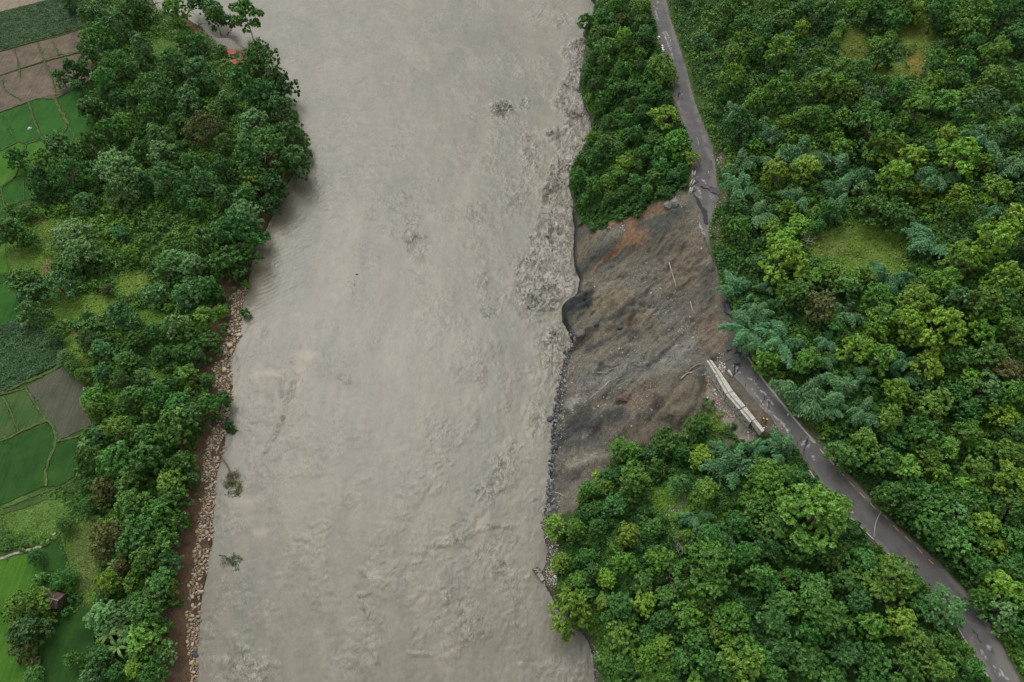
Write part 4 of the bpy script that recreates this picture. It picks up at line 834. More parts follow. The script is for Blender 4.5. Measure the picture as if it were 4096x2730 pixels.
Mb = simple('boulder_tan', (.52, .42, .28), (.36, .28, .18), 2); Mb2 = simple('boulder_grey', (.23, .22, .21), (.12, .115, .11), 2); Mb4 = simple('outcrop_rock', (.15, .14, .125), (.08, .075, .07), 2); Mb3 = simple('boulder_dark', (.075, .08, .09), (.05, .05, .055), 2)
for a in [('round tan boulder at the water edge of the left stone strip', 'B', 1663, 770, .85, Mb), ('large squarish pale boulder in the upper left stone strip', 'B', 1600, 842, .95, Mb), ('small round tan boulder just below the squarish one', 'B', 1615, 877, .5, Mb), ('yellowish oval boulder on the gravel of the left bank', 'B', 1567, 1012, .75, Mb),
          ('dark blue-grey boulder among pale stones at the lower left bank', 'C', 1315, 1383, .75, Mb3), ('brownish boulder near the roots of the fallen tree', 'C', 1470, 60, .6, Mb), ('orange tan boulder in the lower part of the left stone strip', 'C', 1360, 960, .6, Mb), ('pale boulder second below the dark blue-grey one', 'C', 1295, 1435, .6, Mb),
          ('pale grey boulder standing in the river edge below the landslide', 'F', 338, 513, .85, Mb2), ('dark slab boulder half sunk in water above the pale grey one', 'F', 363, 368, .7, Mb3), ('wet grey boulder under water just below the pale grey one', 'F', 318, 555, .8, Mb2), ('dark boulder sticking out of the rock band into the river', 'F', 305, 692, .6, Mb3),
          ('dark pointed boulder alone in the river off the rock band', 'F', 263, 832, 1.0, Mb3), ('big grey rock outcrop near the left edge of the landslide', 'F', 475, 240, 1.5, Mb4), ('pale round rock lump on the middle of the landslide foot', 'F', 760, 700, 1.6, M_soil), ('pale long boulder standing on end at the lower landslide foot', 'F', 270, 1270, .9, Mb2),
          ('grey craggy rock left under the vegetation at the landslide top', 'E', 1290, 385, 1.5, Mb2), ('second craggy grey rock right of the first at the landslide top', 'E', 1345, 370, 1.8, Mb2), ('dark wet rock hump in the landslide middle', 'E', 630, 1450, 1.0, Mb3), ('small dark rock on the landslide right of the wet hump', 'E', 850, 1475, .9, Mb3),
          ('white boulder in the green paddy of the upper left', 'A', 208, 899, .75, M_white), ('dark rock floating alone in the calm river middle', 'S', 886, 335, .35, Mb3)]:
    boulder(*a)

# ------------------------------------------------------------------ leaves and crowns
def leaf_quads(C, Nrm, L, W, rnd, align=None, fold=.25):
    n_ = len(C); t = rnd.normal(size=(n_, 3)) if align is None else align+rnd.normal(size=(n_, 3))*.35
    t -= (t*Nrm).sum(1)[:, None]*Nrm; t /= np.linalg.norm(t, axis=1)[:, None]+1e-9; b = np.cross(Nrm, t)
    L = L[:, None]; W = W[:, None]
    V = np.stack([C-t*L, C-b*W-Nrm*W*fold, C+t*L-Nrm*L*.25, C+b*W-Nrm*W*fold], 1)
    return V.reshape(-1, 3), np.arange(n_*4).reshape(-1, 4)
def unit(r, n): v = r.normal(size=(n, 3)); return v/np.linalg.norm(v, axis=1)[:, None]
def crown_mesh(seed, key, nl=16, leaves=3600, lsz=.072, flat=.8, spread=.62, lobe=(.28, .46), droop=0):
    r = np.random.default_rng(seed); C, Nn, vv = [], [], []; flat *= r.uniform(.85, 1.35); nl = int(nl*r.uniform(.65, 1.35)); spread *= r.uniform(.88, 1.15)
    # lobes over a dome
    lob = []; asym = r.uniform(0, 6.28)
    for i in range(nl):
        a = i*2.39996+r.uniform(-.5, .5); q = math.sqrt((i+.4)/nl)*spread*r.uniform(.8, 1.15)*(1+.2*math.cos(a-asym)); s = r.uniform(*lobe)*(1-.25*q)
        lob.append((q*math.cos(a), q*math.sin(a), flat*(1-q*q*.95)*r.uniform(.55, 1.0)-.25*q, s))
    for i in range(int(nl*.8)):      # lower skirt
        a = i*2.4+r.uniform(-.4, .4); q = r.uniform(.35, .78)*spread/.62; lob.append((q*math.cos(a), q*math.sin(a), r.uniform(-.75, .05), r.uniform(.22, .38)))
    wts = np.array([l[3]**2 for l in lob]); cnt = (wts/wts.sum()*leaves).astype(int)
    for (x, y, z, s), c in zip(lob, cnt):
        # each lobe is a handful of twig tufts
        k = max(5, c//16); tc = unit(r, k); tc[:, 2] = np.abs(tc[:, 2])*1.0-.28*(r.random(k) < .45); tc *= s*r.uniform(.75, 1.08, (k, 1))
        tv = r.uniform(0, 1, k); w_ = r.integers(0, k, c); off = unit(r, c)*r.random((c, 1))**.5*s*.27
        p = tc[w_]+off; nrm = unit(r, c)*.75+p/s*.55+np.array([0, 0, .45]); nrm /= np.linalg.norm(nrm, axis=1)[:, None]
        C.append(p*np.array([1, 1, .85])+np.array([x, y, z])); Nn.append(nrm); lv = r.uniform(0, 1)
        vv.append(np.clip(.34*lv+.36*tv[w_]+.45*r.random(c)-.07, 0, 1))
    C = np.vstack(C); Nn = np.vstack(Nn); vv = np.concatenate(vv); n_ = len(C); S = lsz*r.uniform(.65, 1.35, n_)
    V, F = leaf_quads(C, Nn, S, S*.62, r)
    me = mesh_np('crown', V, F, False, (LEAF[key],)); attr(me, 'v', vv, 'FACE'); return me
def bamboo_mesh(seed, key='k', culms=8, leaves=4200):
    r = np.random.default_rng(seed); C, A, Nn, vv = [], [], [], []; stems = MB(); base = r.uniform(0, 6.28)
    for i in range(culms):
        a = base+r.normal(0, 1.1) if i < culms*.65 else r.uniform(0, 6.28); L = r.uniform(.65, 1.15); H = r.uniform(.75, 1.25)
        dirv = np.array([math.cos(a), math.sin(a), 0]); t = np.linspace(0, 1, 9)
        x = L*t**1.7; z = H*np.sin(t*2.0)/math.sin(1.57)-.15*t**3; pts = dirv[None]*x[:, None]+np.array([0, 0, 1])*z[:, None]-np.array([0, 0, 1.0])
        stems.tube([tuple(p) for p in pts], [.012*(1-q*.8) for q in t], 4)
        c = leaves//culms; tt = 1-r.random(c)**1.3*.78; bi = np.stack([np.interp(tt, t, pts[:, j]) for j in range(3)], 1); wd = .17*np.sin(np.clip(tt*1.06, 0, 1)*math.pi)**.5+.04
        k = 16; bt = r.random(k)*.8+.2; side = np.cross(dirv, [0, 0, 1]); off = side[None]*r.normal(0, .55, (c, 1))*wd[:, None]; off += np.array([0, 0, 1])[None]*(-1.2*np.abs(off @ side)[:, None]-r.random((c, 1))*.10)
        C.append(bi+off+r.normal(0, .02, (c, 3))); al = dirv[None]*.5+side[None]*np.sign(off @ side)[:, None]*.7+np.array([0, 0, -.55]); A.append(al)
        nn = np.array([0, 0, 1.])+r.normal(0, .45, (c, 3))+side[None]*np.sign(off @ side)[:, None]*.35; Nn.append(nn/np.linalg.norm(nn, axis=1)[:, None])
        vv.append(np.clip(.25*r.random()+.35*vn(tt*14, np.full(c, i*3.3), seed)+.5*r.random(c)-.05, 0, 1))
    C = np.vstack(C); n_ = len(C); S = .062*r.uniform(.7, 1.3, n_); V, F = leaf_quads(C, np.vstack(Nn), S, S*.36, r, np.vstack(A))
    me = mesh_np('crown', V, F, False, (LEAF[key],)); attr(me, 'v', np.concatenate(vv), 'FACE'); return me, stems.mesh('culms', M_bark)
def trunk_mesh(seed):
    r = random.Random(seed); mb = MB(); lean = Vector((r.uniform(-.15, .15), r.uniform(-.15, .15), 0)); pts = [Vector((0, 0, -1.6)), Vector((0, 0, -1.0))+lean*.4, Vector((0, 0, -.45))+lean, Vector((0, 0, .1))+lean*1.2]
    mb.tube(pts, [.075, .06, .05, .03], 7)
    for i in range(6):
        a = i*1.05+r.uniform(-.3, .3); q = pts[2].lerp(pts[3], r.uniform(-.3, .8)); L = r.uniform(.45, .7)
        mb.tube([q, q+Vector((math.cos(a)*L*.5, math.sin(a)*L*.5, .16)), q+Vector((math.cos(a)*L, math.sin(a)*L, .22))], [.028, .02, .007], 5)
    return mb.mesh('trunk', M_bark, True)
TRUNK = [trunk_mesh(s) for s in range(5)]
CROWN = {}
for i, (key, kw) in enumerate([('b', {}), ('d', dict(lobe=(.30, .50), spread=.56)), ('y', dict(nl=15, lobe=(.25, .42))), ('yy', dict(nl=13, lobe=(.26, .42))), ('p', dict(lsz=.085, nl=18, lobe=(.22, .36), spread=.7)), ('g', dict(nl=18, lobe=(.22, .36)))]):
    CROWN[key] = [crown_mesh(1000+i*10+j, key, **kw) for j in range(6 if key in 'bdy' else 4)]
BAM = [bamboo_mesh(50+i) for i in range(5)]
SHRUB = {k: [crown_mesh(2000+ord(k[0])*7+j, k, nl=7, leaves=420, lsz=.16, lobe=(.35, .55), spread=.5, flat=.55) for j in range(3)] for k in ('b', 'd', 'y', 'yy', 'p', 'g')}
BIGC = {k: [crown_mesh(3000+ord(k[0])*7+j, k, nl=26, leaves=7500, lsz=.052, lobe=(.18, .32), spread=.72) for j in range(2)] for k in ('b', 'y', 'p', 'd', 'g')}

CW = {'b': 'mid-green', 'd': 'dark green', 'y': 'yellow-green', 'yy': 'lime green', 'p': 'blue-green', 'k': 'blue-green', 'g': 'olive brown'}
MARKS = [(3480, 960, 'oval grass clearing'), (2850, 830, 'cracked road end'), (2930, 1580, 'white concrete wall'), (925, 235, 'red roof wreck'), (400, 1120, 'left rough grass strip'), (120, 500, 'bright upper paddies'), (120, 250, 'ploughed plots'), (200, 1600, 'weedy ploughed plot'), (180, 2420, 'small brown hut'), (470, 2560, 'banana plants'), (920, 1910, 'uprooted river tree'), (950, 1270, 'stone strip top'), (2330, 620, 'dark river cliff'), (2700, 380, 'upper road people'), (3400, 210, 'hillside rock patch'), (2700, 2020, 'grassy gully'), (2180, 2300, 'gravel spit'), (3300, 2080, 'fallen road branch'), (3850, 2500, 'white road patches'), (2950, 100, 'topmost road stretch'), (3700, 200, 'mossy hillside glade'), (2700, 2400, 'bare dead tree'), (3850, 2150, 'yellow-leaved tree'), (1150, 560, 'leftmost river bend'), (3050, 1300, 'torn road edge'), (2450, 1900, 'landslide foot'), (3600, 1600, 'hillside wood middle'), (3950, 1000, 'upper right picture edge'), (3900, 1700, 'lower right picture edge'), (700, 1000, 'pale left-grove trees'), (640, 2100, 'lower left grove'), (2450, 300, 'upper riverside wood'), (3300, 2600, 'bottom picture edge'), (2600, 2600, 'lower right wood')]
def zone(px, py):
    if px < 1400: return 'left bank'
    return 'right bank'
def tree_label(px, py, key, r, noun):
    d = [math.hypot(px-m[0], (py-m[1])*1.1) for m in MARKS]; i = int(np.argmin(d)); m = MARKS[i]; dx, dy = px-m[0], py-m[1]
    if d[i] < 60: w_ = 'at'
    else:
        vert = 'above' if dy < 0 else 'below'; hor = 'left' if dx < 0 else 'right'; near = 'just ' if d[i] < 150 else ''
        if abs(dx) > 2.2*abs(dy): w_ = near+hor+' of'
        elif abs(dy) > 2.2*abs(dx): w_ = near+vert
        else: w_ = near+vert+' and '+hor+' of'
    sz = 'broad' if r > 4.6 else 'mid-sized' if r > 3.2 else 'small' if r > 2.2 else 'tiny'
    sz = sz if key != 'k' else sz.replace('mid-sized', 'middling')
    return f'{sz} {CW[key]} {noun} {w_} the {m[2]}'
used_labels = {}
def dedupe(l): return l
MASKW = []
def place_tree(k, x, y, dia, key, big=False, noun=None, rz=None, tall=1.0, label=None, name=None, zoff=None):
    (px_, py_), = P(k, (x, y)) if k else ((x, y),)
    s = ZT[k][2] if k else 1.0; X, Y, Z, t = hit(px_, py_, 5.0); rr = dia*s/2*t[0]/FPX*1.0; rr = float(np.clip(rr*(1.16 if px_ < 1400 else 1.38 if (py_ < 720 and px_ > 2850 and key != 'k') else 1.24), .6, 12))
    off = 1.15*rr*tall if key != 'k' else .95*rr
    X, Y, Z, t = hit(px_, py_, off); X, Y, Z = float(X[0]), float(Y[0]), float(Z[0])
    plant(X, Y, Z, rr, key, px_, py_, big, noun, rz, tall, label, name); return X, Y, Z, rr
PLACED = []; LAB = {}
def plant(X, Y, Z, rr, key, px_, py_, big=False, noun=None, rz=None, tall=1.0, label=None, name=None):
    ox = 0.0
    if rr > 1.9 and float(fL(Y))-.3 < X < float(fR(Y))+.3:
        nx_ = float(fR(Y))+.8 if X-float(fL(Y)) > float(fR(Y))-X else float(fL(Y))-.8; ox = X-nx_; X = nx_; Z = float(height(X, Y))
    PLACED.append((X, Y, rr)); rz = random.uniform(0, 6.28) if rz is None else rz
    grp_z = 'left bank' if px_ < 1400 else ('hillside' if X > float(fRR(Y)) else 'slope between river and road')
    if key == 'k':
        nm = 'bamboo_clump'; noun = 'bamboo clump'; cr, tm = random.choice(BAM); h = rr*1.0
    else:
        nm = name or ({'d': 'dark_leaved_tree', 'y': 'light_leaved_tree', 'yy': 'lime_leaved_tree'}.get(key, 'broadleaf_tree') if rr > 1.9 else 'shrub'); noun = noun or ('tree' if rr > 1.9 else 'bush')
        cr = random.choice(BIGC[key]) if (big or rr > 5.2) and key in BIGC else random.choice(CROWN[key]) if rr > 1.9 else random.choice(SHRUB[key]); tm = random.choice(TRUNK); h = rr*1.15*tall if rr > 1.9 else rr*.45
    lb = label or tree_label(px_, py_, key, rr, noun)
    o = thing(nm, lb, 'bamboo' if key == 'k' else 'tree' if rr > 1.9 else 'shrub', (X, Y, Z), f'{noun}s on the {grp_z}')
    LAB.setdefault(lb, []).append((o, px_, py_))
    c = link('crown', cr, o, loc=(ox, 0, h)); c.scale = (rr*random.uniform(.9, 1.1), rr*random.uniform(.78, 1.1), rr*random.uniform(.8, 1.25)); c.rotation_euler = (random.uniform(-.12, .12), random.uniform(-.12, .12), rz)
    if rr > 1.9:
        t = link('culms' if key == 'k' else 'trunk', tm, o, loc=(0, 0, h)); t.scale = c.scale if key == 'k' else (rr, rr, h/1.6*1.02+.1); t.rotation_euler.z = rz if not ox else 0; t.rotation_euler.y = math.atan2(ox, h)
        if key == 'k': t.rotation_euler = c.rotation_euler
    return o
HAND = {
'A': [(1225, 100, 170, 'y'), (1490, 85, 150, 'b'), (1590, 170, 120, 'd'), (1385, 20, 150, 'd'), (1000, 60, 150, 'b'), (490, 20, 110, 'p'), (600, 105, 120, 'd'), (690, 90, 120, 'p'), (745, 165, 100, 'd'), (840, 180, 160, 'p'), (930, 90, 160, 'b'), (590, 255, 90, 'y'), (605, 370, 140, 'd'), (700, 260, 160, 'b'), (520, 500, 150, 'd'), (425, 550, 110, 'd'), (545, 615, 110, 'd'), (630, 780, 160, 'd'), (590, 730, 90, 'b'),
 (820, 430, 190, 'b'), (990, 330, 140, 'p'), (1260, 285, 150, 'b'), (1370, 310, 140, 'b'), (1220, 440, 210, 'b'), (1380, 500, 210, 'p'), (1090, 640, 230, 'b'), (740, 570, 180, 'b'), (920, 660, 120, 'b'), (1310, 690, 170, 'p'), (1430, 880, 220, 'g'), (1660, 540, 160, 'b'), (1800, 390, 240, 'd'), (1930, 590, 220, 'd'), (1800, 650, 220, 'd'), (1960, 790, 230, 'd'), (1770, 870, 240, 'p'), (2030, 970, 230, 'd'), (2080, 1150, 190, 'd'), (1770, 1260, 170, 'yy'), (1900, 1320, 200, 'd'), (1720, 1380, 190, 'b'), (1690, 1510, 240, 'p'),
 (690, 1210, 130, 'p'), (480, 1200, 230, 'b'), (420, 1060, 200, 'd'), (300, 1110, 160, 'y'), (110, 1110, 150, 'b'), (280, 1260, 160, 'd'), (290, 1340, 150, 'd'), (580, 1410, 130, 'p'), (1180, 1260, 220, 'd'), (1430, 1270, 170, 'p'), (1010, 1290, 150, 'd'), (1110, 950, 180, 'b'), (880, 880, 170, 'y'), (1050, 800, 150, 'b'), (1130, 1070, 170, 'p'), (980, 1050, 130, 'b'), (1340, 1150, 160, 'b'), (1250, 860, 140, 'b'), (1560, 1010, 150, 'b'), (1550, 1180, 170, 'd'), (640, 1020, 180, 'b'), (760, 900, 160, 'b'), (700, 760, 130, 'b'), (1580, 700, 130, 'b'), (1500, 790, 140, 'b'), (600, 500, 120, 'd'), (1540, 350, 90, 'b'), (1605, 392, 45, 'y'), (1700, 450, 60, 'b'), (1900, 1430, 150, 'd'), (1560, 1380, 140, 'd'), (1310, 1390, 150, 'd')],
'B': [(410, 420, 180, 'p'), (170, 390, 190, 'b'), (210, 480, 150, 'p'), (230, 610, 160, 'p'), (80, 60, 190, 'b'), (215, 110, 110, 'b'), (900, 190, 130, 'y'), (740, 455, 90, 'g'), (1210, 240, 160, 'p'), (1160, 320, 160, 'p'), (1560, 260, 220, 'b'), (1640, 60, 290, 'd'), (1700, 200, 200, 'b'), (1690, 300, 130, 'b'), (860, 650, 240, 'd'), (1430, 640, 150, 'y'), (1535, 600, 90, 'yy'), (955, 800, 150, 'b'), (1460, 810, 150, 'b'), (1350, 850, 120, 'b'), (1250, 900, 110, 'b'), (620, 790, 170, 'p'), (650, 1200, 160, 'y'), (670, 1300, 160, 'y'), (920, 1200, 180, 'b'), (1470, 1270, 190, 'b'), (1560, 1220, 110, 'd'), (850, 1430, 220, 'y'), (700, 1450, 110, 'p'), (1220, 1400, 250, 'b'), (1020, 1480, 200, 'b'), (1440, 1090, 110, 'd'), (380, 770, 120, 'p'), (460, 920, 110, 'p'), (520, 250, 130, 'p'), (1060, 480, 170, 'p'), (1300, 480, 180, 'p'), (1450, 440, 170, 'b'), (1420, 120, 200, 'b'), (860, 80, 150, 'd'), (1080, 760, 130, 'd'), (1230, 700, 150, 'p'), (1340, 280, 150, 'p'), (520, 690, 70, 'p'), (720, 880, 140, 'p'), (880, 940, 150, 'b'), (1120, 910, 130, 'b'), (1350, 1340, 180, 'd'), (1060, 1300, 150, 'b'), (1250, 1240, 160, 'b'), (1200, 1100, 130, 'b'), (1310, 1040, 150, 'y'), (1000, 1060, 130, 'p'), (720, 1020, 130, 'p'), (850, 1080, 140, 'd'), (1120, 1170, 150, 'b'), (1370, 940, 130, 'd'), (1340, 1220, 90, 'b'), (1510, 480, 110, 'b'), (1700, 400, 85, 'yy'), (1707, 607, 85, 'b'), (1400, 1060, 90, 'd'), (1590, 1385, 80, 'd'), (1600, 760, 40, 'd'), (1570, 560, 60, 'p'), (1510, 870, 60, 'b')],
'C': [(600, 70, 200, 'b'), (800, 90, 250, 'b'), (1000, 60, 250, 'b'), (1150, 210, 180, 'y'), (700, 270, 180, 'g'), (1190, 330, 180, 'b'), (890, 360, 220, 'b'), (1070, 420, 200, 'b'), (1170, 490, 170, 'b'), (960, 540, 240, 'b'), (715, 560, 190, 'g'), (870, 640, 180, 'b'), (1100, 640, 200, 'b'), (820, 790, 130, 'g'), (680, 680, 150, 'g'), (1000, 740, 200, 'b'), (1130, 760, 150, 'p'), (750, 890, 170, 'yy'), (890, 900, 140, 'y'), (1080, 890, 200, 'b'), (1120, 940, 130, 'y'), (1030, 1000, 180, 'b'), (690, 1120, 190, 'p'), (830, 1110, 160, 'p'), (1000, 1110, 220, 'b'), (980, 1270, 240, 'y'), (980, 1385, 100, 'yy'), (1110, 1370, 160, 'p'), (900, 1470, 140, 'yy'), (680, 1400, 190, 'd'), (620, 1520, 170, 'p'), (510, 1420, 130, 'b'), (250, 870, 110, 'b'), (240, 720, 110, 'd'), (190, 1220, 230, 'd'), (165, 1340, 150, 'g'), (440, 500, 120, 'b'), (230, 1530, 120, 'b'), (440, 1090, 90, 'b'), (395, 1050, 70, 'b'), (350, 940, 80, 'b'), (270, 960, 80, 'd'), (480, 1000, 90, 'b'), (1250, 90, 150, 'b'), (1290, 200, 120, 'd'), (1200, 110, 160, 'b'), (720, 980, 120, 'd'), (1050, 520, 150, 'b'), (670, 1280, 110, 'y'), (1040, 1500, 170, 'b'), (790, 1500, 130, 'd'), (600, 240, 120, 'b'), (860, 200, 200, 'b'), (1080, 1190, 150, 'b'), (910, 1010, 130, 'b'), (620, 370, 130, 'b'), (200, 1420, 110, 'g')],
'D': [(530, 260, 140, 'b'), (890, 360, 160, 'yy'), (1025, 530, 140, 'y'), (1240, 1060, 230, 'yy'), (1040, 1040, 160, 'd'), (1170, 1260, 170, 'b'), (1490, 1420, 130, 'yy'), (880, 1480, 180, 'yy'), (590, 1240, 130, 'y'), (1120, 870, 190, 'b'), (950, 960, 150, 'b'), (1070, 340, 160, 'd'), (730, 420, 170, 'b'), (700, 590, 160, 'b'), (860, 640, 160, 'b'), (560, 640, 150, 'b'), (640, 780, 150, 'd'), (850, 800, 150, 'b'), (700, 920, 170, 'b'), (990, 780, 150, 'b'), (980, 110, 160, 'y'), (800, 100, 150, 'b'), (870, 180, 110, 'g'), (1050, 200, 170, 'b'), (700, 190, 150, 'b'), (980, 1220, 170, 'd'), (740, 1280, 170, 'b'), (660, 1400, 190, 'b'), (1060, 1400, 170, 'b'), (760, 1120, 150, 'b'), (1220, 1400, 170, 'b'), (500, 1460, 130, 'd'), (1130, 660, 150, 'b'), (590, 400, 90, 'b'), (1070, 30, 110, 'yy'), (920, 1100, 130, 'b'), (1270, 900, 120, 'd'), (850, 1030, 130, 'b'), (800, 270, 120, 'b'), (700, 310, 120, 'd'), (620, 520, 110, 'd')],
'E': [(480, 160, 190, 'b'), (620, 240, 170, 'y'), (730, 180, 150, 'y'), (850, 120, 160, 'y'), (1000, 170, 150, 'b'), (1150, 130, 150, 'b'), (1220, 60, 150, 'b'), (1330, 130, 130, 'd'), (1010, 60, 120, 'b'), (760, 330, 140, 'b'), (560, 330, 130, 'b'), (900, 270, 130, 'b'), (1090, 260, 140, 'b'), (1400, 80, 130, 'b')],
'F': [(740, 1040, 160, 'y'), (830, 1060, 130, 'y'), (1070, 1000, 170, 'b'), (1290, 870, 160, 'b'), (1230, 960, 130, 'b'), (590, 1215, 90, 'yy'), (500, 1370, 120, 'b'), (1310, 1110, 160, 'yy'), (660, 1240, 120, 'd'), (950, 1080, 130, 'd'), (1180, 1080, 130, 'b'), (1000, 1170, 140, 'b'), (660, 1320, 130, 'y'), (570, 1470, 130, 'b'), (1460, 905, 45, 'yy'), (1560, 1150, 330, 'k'), (1480, 1060, 240, 'k'), (1890, 1050, 260, 'k'), (1690, 1020, 220, 'k'), (1740, 1220, 200, 'y'), (1830, 1300, 170, 'y'), (2150, 1390, 1, 'b')],
'G': [(380, 480, 170, 'y'), (525, 500, 150, 'y'), (430, 730, 145, 'y'), (550, 860, 150, 'y'), (490, 1060, 250, 'yy'), (930, 170, 240, 'y'), (1430, 240, 190, 'y'), (880, 740, 180, 'y'), (1130, 720, 180, 'y'), (1370, 380, 200, 'k'), (1470, 480, 170, 'k'), (1590, 500, 200, 'k'), (1780, 290, 190, 'y'), (1730, 680, 180, 'b'), (1600, 1090, 190, 'y'), (1310, 1110, 210, 'y'), (1430, 1030, 160, 'b'), (1490, 1210, 160, 'y'), (1580, 1270, 150, 'yy'), (840, 1260, 230, 'y'), (1010, 1390, 170, 'yy'), (1130, 1310, 150, 'y'), (850, 1040, 190, 'b'), (1380, 1270, 180, 'b'), (1960, 1010, 190, 'b'), (1850, 870, 200, 'b'), (2010, 840, 160, 'y'), (2180, 980, 230, 'b'), (700, 220, 110, 'y'), (610, 240, 140, 'b'), (680, 480, 140, 'b'), (620, 390, 120, 'd'), (600, 700, 130, 'b'), (740, 850, 130, 'yy'), (900, 540, 150, 'yy'), (1900, 1190, 170, 'b'), (1700, 1340, 200, 'b'), (1600, 1450, 190, 'b'), (1440, 1420, 190, 'b'), (1270, 1420, 160, 'b'), (700, 1390, 100, 'p'), (870, 1440, 170, 'b'), (1080, 490, 130, 'b'), (1280, 560, 130, 'y'), (1170, 960, 150, 'b'), (1010, 1000, 160, 'yy'), (760, 1130, 140, 'b'), (1250, 190, 130, 'p'), (800, 330, 150, 'd'), (1000, 860, 150, 'b'), (1860, 480, 180, 'b'), (2050, 560, 190, 'b'), (2200, 640, 180, 'b'), (1700, 500, 150, 'b'), (1950, 340, 160, 'y'), (1840, 120, 200, 'y'), (2000, 150, 160, 'b'), (1470, 560, 150, 'b'), (2160, 1230, 220, 'b'), (2000, 1330, 210, 'b'), (1850, 1420, 200, 'b'), (2130, 1450, 200, 'b'), (610, 960, 120, 'b'), (650, 800, 130, 'd'), (1130, 1130, 140, 'd'), (900, 1140, 130, 'b'), (1030, 1230, 140, 'b'), (720, 1000, 110, 'y')],
'H': [(600, 240, 120, 'yy'), (430, 400, 200, 'y'), (230, 400, 140, 'y'), (450, 700, 180, 'y'), (760, 680, 210, 'y'), (1860, 240, 160, 'y'), (1960, 230, 150, 'y'), (1930, 370, 150, 'b'), (2100, 440, 200, 'y'), (2090, 630, 210, 'y'), (1800, 640, 150, 'b'), (1310, 750, 180, 'b'), (1480, 880, 200, 'y'), (80, 860, 160, 'k'), (150, 1000, 230, 'd'), (470, 960, 100, 'yy'), (740, 930, 170, 'y'), (630, 900, 130, 'y'), (1130, 1020, 260, 'b'), (380, 1040, 210, 'k'), (640, 1150, 330, 'k'), (910, 1170, 140, 'yy'), (640, 1340, 190, 'yy'), (390, 1380, 190, 'yy'), (430, 1250, 240, 'k'), (970, 1300, 320, 'k'), (1270, 1170, 220, 'y'), (1470, 1240, 200, 'yy'), (1250, 1250, 130, 'yy'), (1330, 1400, 190, 'yy'), (1740, 1080, 150, 'yy'), (1860, 1080, 150, 'y'), (1830, 1230, 230, 'yy'), (2080, 1050, 280, 'k'), (1700, 1350, 320, 'k'), (2230, 1260, 280, 'k'), (120, 1260, 260, 'k'), (150, 1440, 300, 'k'), (1820, 1530, 150, 'yy'), (2130, 1500, 200, 'yy'), (1560, 1500, 150, 'yy'), (600, 1530, 260, 'k'), (940, 1500, 260, 'k'), (2020, 1290, 130, 'yy'), (1400, 1500, 180, 'y'), (220, 820, 150, 'y'), (60, 620, 150, 'yy'), (80, 440, 140, 'y'), (900, 640, 110, 'yy'), (990, 700, 130, 'y'), (1230, 640, 100, 'y'), (1630, 660, 160, 'yy'), (1560, 760, 140, 'y'), (1740, 790, 170, 'y'), (920, 950, 160, 'y'), (440, 190, 160, 'b'), (320, 250, 140, 'd'), (140, 320, 120, 'y'), (700, 450, 130, 'y'), (1340, 150, 140, 'b'), (1190, 60, 140, 'b'), (1500, 100, 120, 'yy'), (1420, 50, 120, 'y'), (1180, 340, 100, 'y'), (1280, 330, 110, 'y'), (1230, 440, 160, 'b'), (860, 310, 90, 'y'), (1620, 310, 150, 'b'), (1410, 520, 130, 'b'), (1250, 520, 90, 'y'), (1050, 560, 170, 'b'), (930, 530, 120, 'y'), (1880, 530, 150, 'b'), (1650, 480, 130, 'b'), (1640, 160, 150, 'd'), (1030, 230, 100, 'y'), (900, 210, 100, 'y'), (30, 100, 120, 'y'), (400, 40, 130, 'y'), (120, 200, 120, 'b'), (560, 100, 140, 'b'), (760, 130, 160, 'd'), (2000, 60, 160, 'y'), (1700, 60, 160, 'b'), (2220, 100, 170, 'd'), (2280, 300, 170, 'd'), (2250, 820, 150, 'k'), (2280, 680, 150, 'y'), (1100, 860, 150, 'b'), (1900, 740, 130, 'y')],
